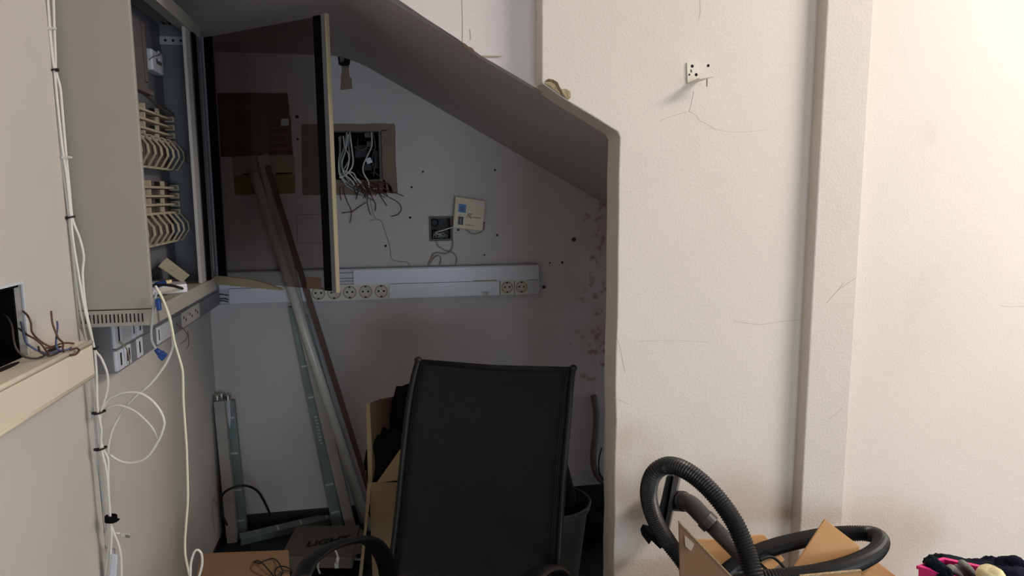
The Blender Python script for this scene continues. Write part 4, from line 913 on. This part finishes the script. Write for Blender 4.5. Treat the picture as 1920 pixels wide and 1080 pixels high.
o = w.build('sling', 'sling', chair, smooth=True); sd = o.modifiers.new('solid', 'SOLIDIFY'); sd.thickness = .004; sd.offset = 0
w = MB()
for u in (.035, .048, .952, .965): w.tube([LS[i].lerp(RS[i], u)+fwd*.0032 for i in range(n)], .0012, 5)
w.build('seam', 'chair_tube', chair)
for nm, P in (('L', LS), ('R', RS)):
    MB().tube(P, .0082, 12).build('side_rail', 'chair_tube', chair, smooth=True)
    MB().ball(P[0]+Vector((0, 0, .003)), (.0105, .0105, .009)).build('end_cap', 'rubber_black', chair, smooth=True)
MB().tube([C_TL+Vector((0, .002, -.003)), (C_TL+C_TR)/2+Vector((0, .003, -.009)), C_TR+Vector((0, .002, -.003))], .0085, 12).build('top_rail', 'sling', chair, smooth=True)
MB().tube([LS[-3]+Vector((0, 0, -.012)), RS[-3]+Vector((0, 0, -.012))], .011, 12).build('front_rail', 'chair_tube', chair, smooth=True)
band = [(.024*math.cos(i*math.pi/8), .008*math.sin(i*math.pi/8)) for i in range(16)]
def armrest(path, legfoot, rear):
    p = spline(path, 8); MB().sweep(band, p, up=None).build('armrest', 'chair_tube', chair, smooth=True)
    MB().tube(spline([path[-1], path[-1]+Vector((0, 0, -.12)), legfoot+Vector((0, 0, .2)), legfoot], 6), .0125, 12).build('leg', 'chair_tube', chair, smooth=True)
    MB().tube(spline([path[0], path[0]+Vector((0, .02, -.12)), rear+Vector((0, 0, .1)), rear], 6), .0125, 12).build('leg', 'chair_tube', chair, smooth=True)
AL = [pY(730,1092,1.71), pY(724,1056,1.655), pY(708,1026,1.58), pY(686,1012,1.51), pY(650,1016,1.45), pY(612,1030,1.39), pY(580,1054,1.335), pY(562,1086,1.29)]
armrest(AL, Vector((AL[-1].x+.01, AL[-1].y-.03, 0)), Vector((AL[0].x-.02, AL[0].y+.16, 0)))
AR = [pY(1058,1092,1.585), pY(1052,1076,1.53), pY(1040,1066,1.475), pY(1025,1066,1.42), pY(1008,1074,1.36), pY(992,1092,1.30)]
armrest(AR, Vector((AR[-1].x+.01, AR[-1].y-.12, 0)), Vector((AR[0].x+.02, AR[0].y+.16, 0)))

# ================================================================== VACUUM CLEANER IN A CARDBOARD BOX
bx = thing('cardboard_box', Vector((.85, 1.30, 0)), 'open cardboard box with raised flaps holding the vacuum cleaner', 'box')
def bp(pts, off, m, nm): return MB().prism(pts, off).build(nm, m, bx, bevel=.001)
zt_ = .39
bA, bB, bC, bD = Vector((.545, 1.17, 0)), Vector((1.04, 1.13, 0)), Vector((1.10, 1.45, 0)), Vector((.60, 1.49, 0))
def wallp(a, b, m, nm, inw):
    bp([a, b, b+Vector((0, 0, zt_)), a+Vector((0, 0, zt_))], Vector(inw)*.005, m, nm)
wallp(bA, bB, 'cardboard_brown', 'front_panel', (0, 1, 0)); wallp(bB, bC, 'cardboard', 'side_panel', (-1, 0, 0)); wallp(bC, bD, 'cardboard', 'back_panel', (0, -1, 0)); wallp(bD, bA, 'cardboard_brown', 'side_panel', (1, 0, 0))
bp([bA+Vector((.006, .008, .004)), bB+Vector((-.006, .008, .004)), bC+Vector((-.008, -.008, .004)), bD+Vector((.008, -.008, .004))], (0, 0, .004), 'cardboard', 'base_panel')
# near-left flap: shade on the outer face painted in as darker board, corrugated edge, strips of tape
F = [pY(1273, 979, 1.20), pY(1374, 1084, 1.16), pY(1385, 1130, 1.15), pY(1276, 1130, 1.18)]
fl = bp(F, (0, .004, 0), 'cardboard_brown', 'flap')
MB().sweep([(-.0012, -.003), (.0012, -.003), (.0012, .003), (-.0012, .003)], [F[0]+Vector((0, .002, .0008)), F[1]+Vector((0, .002, .0008))], up=(0, 1, 0)).build('corrugated_edge', 'card_edge', fl)
for q in ([(1284,1004),(1304,1022),(1303,1040),(1285,1024)], [(1307,1024),(1313,1030),(1313,1052),(1307,1047)], [(1316,1036),(1321,1041),(1321,1060),(1317,1057)]):
    MB().prism([pY(x, y, 1.187) for x, y in q], (0, .003, 0)).build('tape_strip', 'tape_clear', fl)
bp([pY(1300,1012,1.46), pY(1362,1012,1.46), pY(1425,1003,1.47), pY(1434,1004,1.47), pY(1472,1050,1.45), pY(1440,1075,1.44), pY(1320,1085,1.44)], (0, .004, 0), 'cardboard', 'flap')
tri = bp([pY(1547,974,1.30), pY(1612,1024,1.33), pY(1600,1095,1.32), pY(1480,1095,1.26), pY(1490,1062,1.27)], (0, .004, 0), 'cardboard', 'flap')
bp([pY(1640,1050,1.40), pY(1690,1088,1.42), pY(1690,1130,1.42), pY(1590,1130,1.36), pY(1610,1078,1.37)], (0, .004, 0), 'cardboard', 'flap')
fr = bp([pY(1500,1081,1.14), pY(1614,1070,1.13), pY(1618,1130,1.13), pY(1500,1130,1.14)], (0, .004, 0), 'cardboard', 'flap')
MB().sweep([(-.0012, -.003), (.0012, -.003), (.0012, .003), (-.0012, .003)], [pY(1500,1080,1.142), pY(1614,1069.5,1.132)], up=(0, 1, 0)).build('corrugated_edge', 'card_edge', fr)
# hose
hp = [((1417,1100),1.20),((1412,1075),1.21),((1400,1035),1.235),((1380,985),1.265),((1350,940),1.30),((1315,903),1.34),((1280,879),1.38),((1250,873),1.42),((1226,888),1.44),((1216,920),1.46),((1221,955),1.465),((1236,990),1.465),((1256,1020),1.46),((1280,1052),1.44),((1305,1090),1.41)]
hose = [pY(*p, y) for p, y in hp]
h2 = [((1340,1095),1.36),((1372,1066),1.40),((1410,1042),1.43),((1450,1026),1.46),((1500,1013),1.49),((1550,1004),1.51),((1600,1000),1.50),((1636,1002),1.47),((1652,1014),1.42),((1642,1034),1.36),((1612,1052),1.30),((1570,1067),1.255),((1520,1078),1.225),((1470,1084),1.21),((1420,1088),1.22),((1380,1092),1.25)]
hose2 = [pY(*p, y) for p, y in h2]
def corrugated(path, r, pitch=.0060):
    p = resample(spline(path, 14), pitch/2); sc = [1.0 if i % 2 == 0 else .87 for i in range(len(p))]
    return MB().tube(p, r, 18, scales=sc)
full = hose+[pY(1322, 1105, 1.385)]+hose2[0:]
hz_ = tag(corrugated(full, .0205).build('vacuum_hose', 'hose_black', smooth=False), 'black ribbed vacuum hose looping high above the cardboard box', 'hose')
# wand with floor head
wd = thing('vacuum_wand', pY(1262, 940, 1.47), 'dark vacuum wand with a flat floor head poking out of the box', 'vacuum wand')
hd = [(1252,893),(1275,893),(1270,925),(1256,985),(1248,1003),(1230,998),(1240,940)]
hdm = MB().hexa([pY(*p, 1.51) for p in [(1250,890),(1262,888),(1241,1000),(1228,985)]], [pY(*p, 1.615) for p in [(1254,894),(1268,892),(1248,992),(1236,980)]])
hdm.build('floor_head', 'hose_black', wd, bevel=.006)
MB().hexa([pY(*p, 1.50) for p in [(1263,890),(1274,892),(1252,1000),(1243,1002)]], [pY(*p, 1.60) for p in [(1266,893),(1277,895),(1256,992),(1248,994)]]).build('sole_plate', 'hose_grey', wd, bevel=.002)
MB().prism([pY(*p, 1.50) for p in [(1214,1010),(1219,1000),(1236,1004),(1256,1018),(1238,1030),(1222,1014),(1217,1022)]], (0, .05, 0)).build('brush_strip', 'bag_black', wd, bevel=.002)
el = spline([pY(1266,940,1.53), pY(1278,939,1.50), pY(1296,946,1.47), pY(1314,964,1.44), pY(1330,981,1.415)], 6)
MB().tube(el, .0215, 18).build('elbow', 'hose_grey', wd, smooth=True)
MB().cyl(pY(1262,939,1.535), pY(1282,940,1.49), .0245, seg=18).build('swivel_collar', 'hose_black', wd)
MB().cyl(pY(1321,972,1.424), pY(1333,984,1.414), .0235, seg=18).build('collar', 'hose_grey', wd)
MB().cyl(pY(1330,981,1.416), pY(1420,1072,1.33), .0185, seg=18).build('tube', 'hose_grey', wd, smooth=True)
cable('mains_lead', [pY(*p, 1.40) for p in [(1425,1050),(1445,1044),(1462,1055),(1474,1072),(1478,1090)]], .0035, 'rubber_black', 'black cord curving inside the cardboard box under the hose', 'cord')
t = thing('vacuum_cleaner', pY(1430, 1075, 1.33), 'grey vacuum body corner showing inside the cardboard box', 'vacuum cleaner')
bc = Vector((.80, 1.31, .20))
MB().lathe([(0, -.19), (.12, -.19), (.13, -.17), (.13, .10), (.11, .16), (.05, .19), (0, .19)], bc, (0, 0, 1), 32).build('canister', 'hose_grey', t, smooth=False)
MB().hexa([pY(1418,1048,1.32), pY(1428,1056,1.30), pY(1472,1095,1.29), pY(1450,1095,1.31)], [pY(1418,1048,1.34), pY(1428,1056,1.33), pY(1472,1095,1.32), pY(1450,1095,1.34)]).build('carry_handle', 'hose_grey', t, bevel=.002)

# ================================================================== PINK BASKET WITH CLOTHES
bt_ = thing('storage_basket', Vector((1.40, 1.36, 0)), 'bright pink plastic basket full of dark clothes beside the wall', 'basket')
q0, q1, q2, q3 = pY(1722,1062,1.35), pY(1780,1078,1.26), pY(1835,1066,1.33), pY(1768,1053,1.44)
c_fl, c_fr = pY(1722, 1065, 1.33), pY(1960, 1130, 1.15)
zr = c_fl.z
R0 = c_fl; R1 = pZ(1890, 1118, zr); R2 = pZ(1985, 1098, zr); R3 = pZ(1770, 1052, zr)
def ring(z, k):
    c = (R0+R1+R2+R3)/4
    return [Vector((c.x+(p.x-c.x)*k, c.y+(p.y-c.y)*k, z)) for p in (R0, R1, R2, R3)]
w = MB(); o1, o2, i1, i2 = ring(.004, .78), ring(zr, 1.0), ring(.01, .765), ring(zr, .975)
for a, b, c, d in zip(o1, o1[1:]+o1[:1], o2[1:]+o2[:1], o2): w.prism([a, b, c, d], ((o1[0]+o1[2])/2-(a+b)/2).normalized()*.004)
w.hexa([p for p in o1], [p+Vector((0, 0, .006)) for p in o1]); w.build('basket_body', 'pink', bt_, bevel=.001)
MB().sweep([(-.006, -.004), (.006, -.004), (.006, .004), (-.006, .004)], ring(zr+.003, 1.005), up=(0, 0, 1), closed=True).build('rim', 'pink', bt_, bevel=.002)
def cloth(name, balls, m, label, cat):
    w = MB()
    for i, (c, r, sd) in enumerate(balls):
        w.ball(c, r, disp=.24, dscale=5, seed=sd, seg=44, rings=28)
    return tag(w.build(name, m, smooth=True), label, cat)
cloth('clothing_item', [(pY(1762,1068,1.36), (.018, .035, .026), 1), (pY(1776,1058,1.38), (.028, .04, .018), 3), (pY(1800,1060,1.39), (.035, .04, .013), 6), (pY(1755,1063,1.315), (.016, .035, .020), 9), (pY(1766,1072,1.30), (.018, .03, .018), 4)], 'teal_dark', 'dark teal patterned garment bunched at the left end of the pink basket', 'clothing')
cloth('clothing_item', [(pY(1836,1072,1.40), (.05, .05, .024), 8), (pY(1866,1068,1.42), (.032, .04, .028), 12), (pY(1902,1072,1.34), (.030, .05, .034), 15), (pY(1850,1100,1.36), (.10, .09, .045), 20), (pY(1900,1092,1.24), (.05, .045, .034), 22), (pY(1868,1098,1.25), (.05, .04, .034), 25)], 'navy', 'navy jacket heaped behind the cream cap in the pink basket', 'clothing')
gl = thing('knit_glove', pY(1800, 1072, 1.30), 'grey knitted glove with fingers draped over the pink basket', 'glove')
w = MB()
for k_, pl in enumerate([[(1800,1054),(1812,1062),(1826,1078),(1836,1092)], [(1778,1068),(1784,1065),(1796,1074),(1806,1092)], [(1790,1064),(1802,1068),(1814,1080),(1822,1094)], [(1800,1066),(1810,1071),(1822,1084),(1830,1096)]]):
    p = spline([pY(a, b, 1.285+.006*k_) for a, b in pl], 6); n_ = len(p); w.tube(p, .0085, 12, scales=[.55 if i in (0,) else .85 if i == 1 else 1 for i in range(n_)])
w.build('fingers', 'glove_grey', gl, smooth=True)
MB().ball(pY(1822, 1104, 1.30), (.045, .03, .03), disp=.2, seed=3).build('palm', 'glove_grey', gl, smooth=True)
w = MB(); c = pY(1858, 1081, 1.22); w.ball(c, (.026, .03, .026), rot=Matrix.Rotation(.5, 3, 'Y'), disp=.12, dscale=3, seed=2, seg=32, rings=20)
tag(w.build('knit_hat', 'cap_cream', smooth=True), 'rounded cream soiled cap lying on the navy clothes', 'cap')

# ================================================================== LIGHTS, CAMERA
def area(name, loc, target, sx_, sy_, power, colr, spread=180):
    l = bpy.data.lights.new(name, 'AREA'); l.shape = 'RECTANGLE'; l.size = sx_; l.size_y = sy_; l.energy = power; l.color = colr; l.spread = math.radians(spread)
    o = bpy.data.objects.new(name, l); col.objects.link(o); o.location = loc
    o.rotation_euler = (Vector(target)-Vector(loc)).to_track_quat('-Z', 'Y').to_euler(); return o
area('ceiling_lamp', (2.45, .5, RZ-.03), (2.1, 1.4, 1.0), 1.2, .7, 74, (1, .92, .83))
area('window_light_side', (RX-.02, .17, 1.0), (-.2, 1.0, .8), 1.3, 1.7, 16, (1, .955, .92))
area('rear_fill_added', (1.2, RY+.02, .72), (.6, 2.0, .5), 1.7, 1.2, 36, (.72, .88, 1.0))  # added low bluish fill behind the camera, set in the added window
w = bpy.data.worlds.new('World'); scn.world = w; w.use_nodes = True
bgn = w.node_tree.nodes['Background']; bgn.inputs[0].default_value = (.75, .86, 1, 1); bgn.inputs[1].default_value = .6
cam = bpy.data.cameras.new('Camera'); cam.sensor_width = 36; cam.lens = FPX/1920*36; cam.clip_start = .02
co = bpy.data.objects.new('Camera', cam); col.objects.link(co)
M = Matrix(((RT.x, UP.x, -FW.x, 0), (RT.y, UP.y, -FW.y, 0), (RT.z, UP.z, -FW.z, CH), (0, 0, 0, 1)))
co.matrix_world = M
scn.camera = co
vs_ = scn.view_settings; vs_.view_transform = 'Standard'; vs_.look = 'None'; vs_.gamma = 1; vs_.use_curve_mapping = False; vs_.exposure = .28
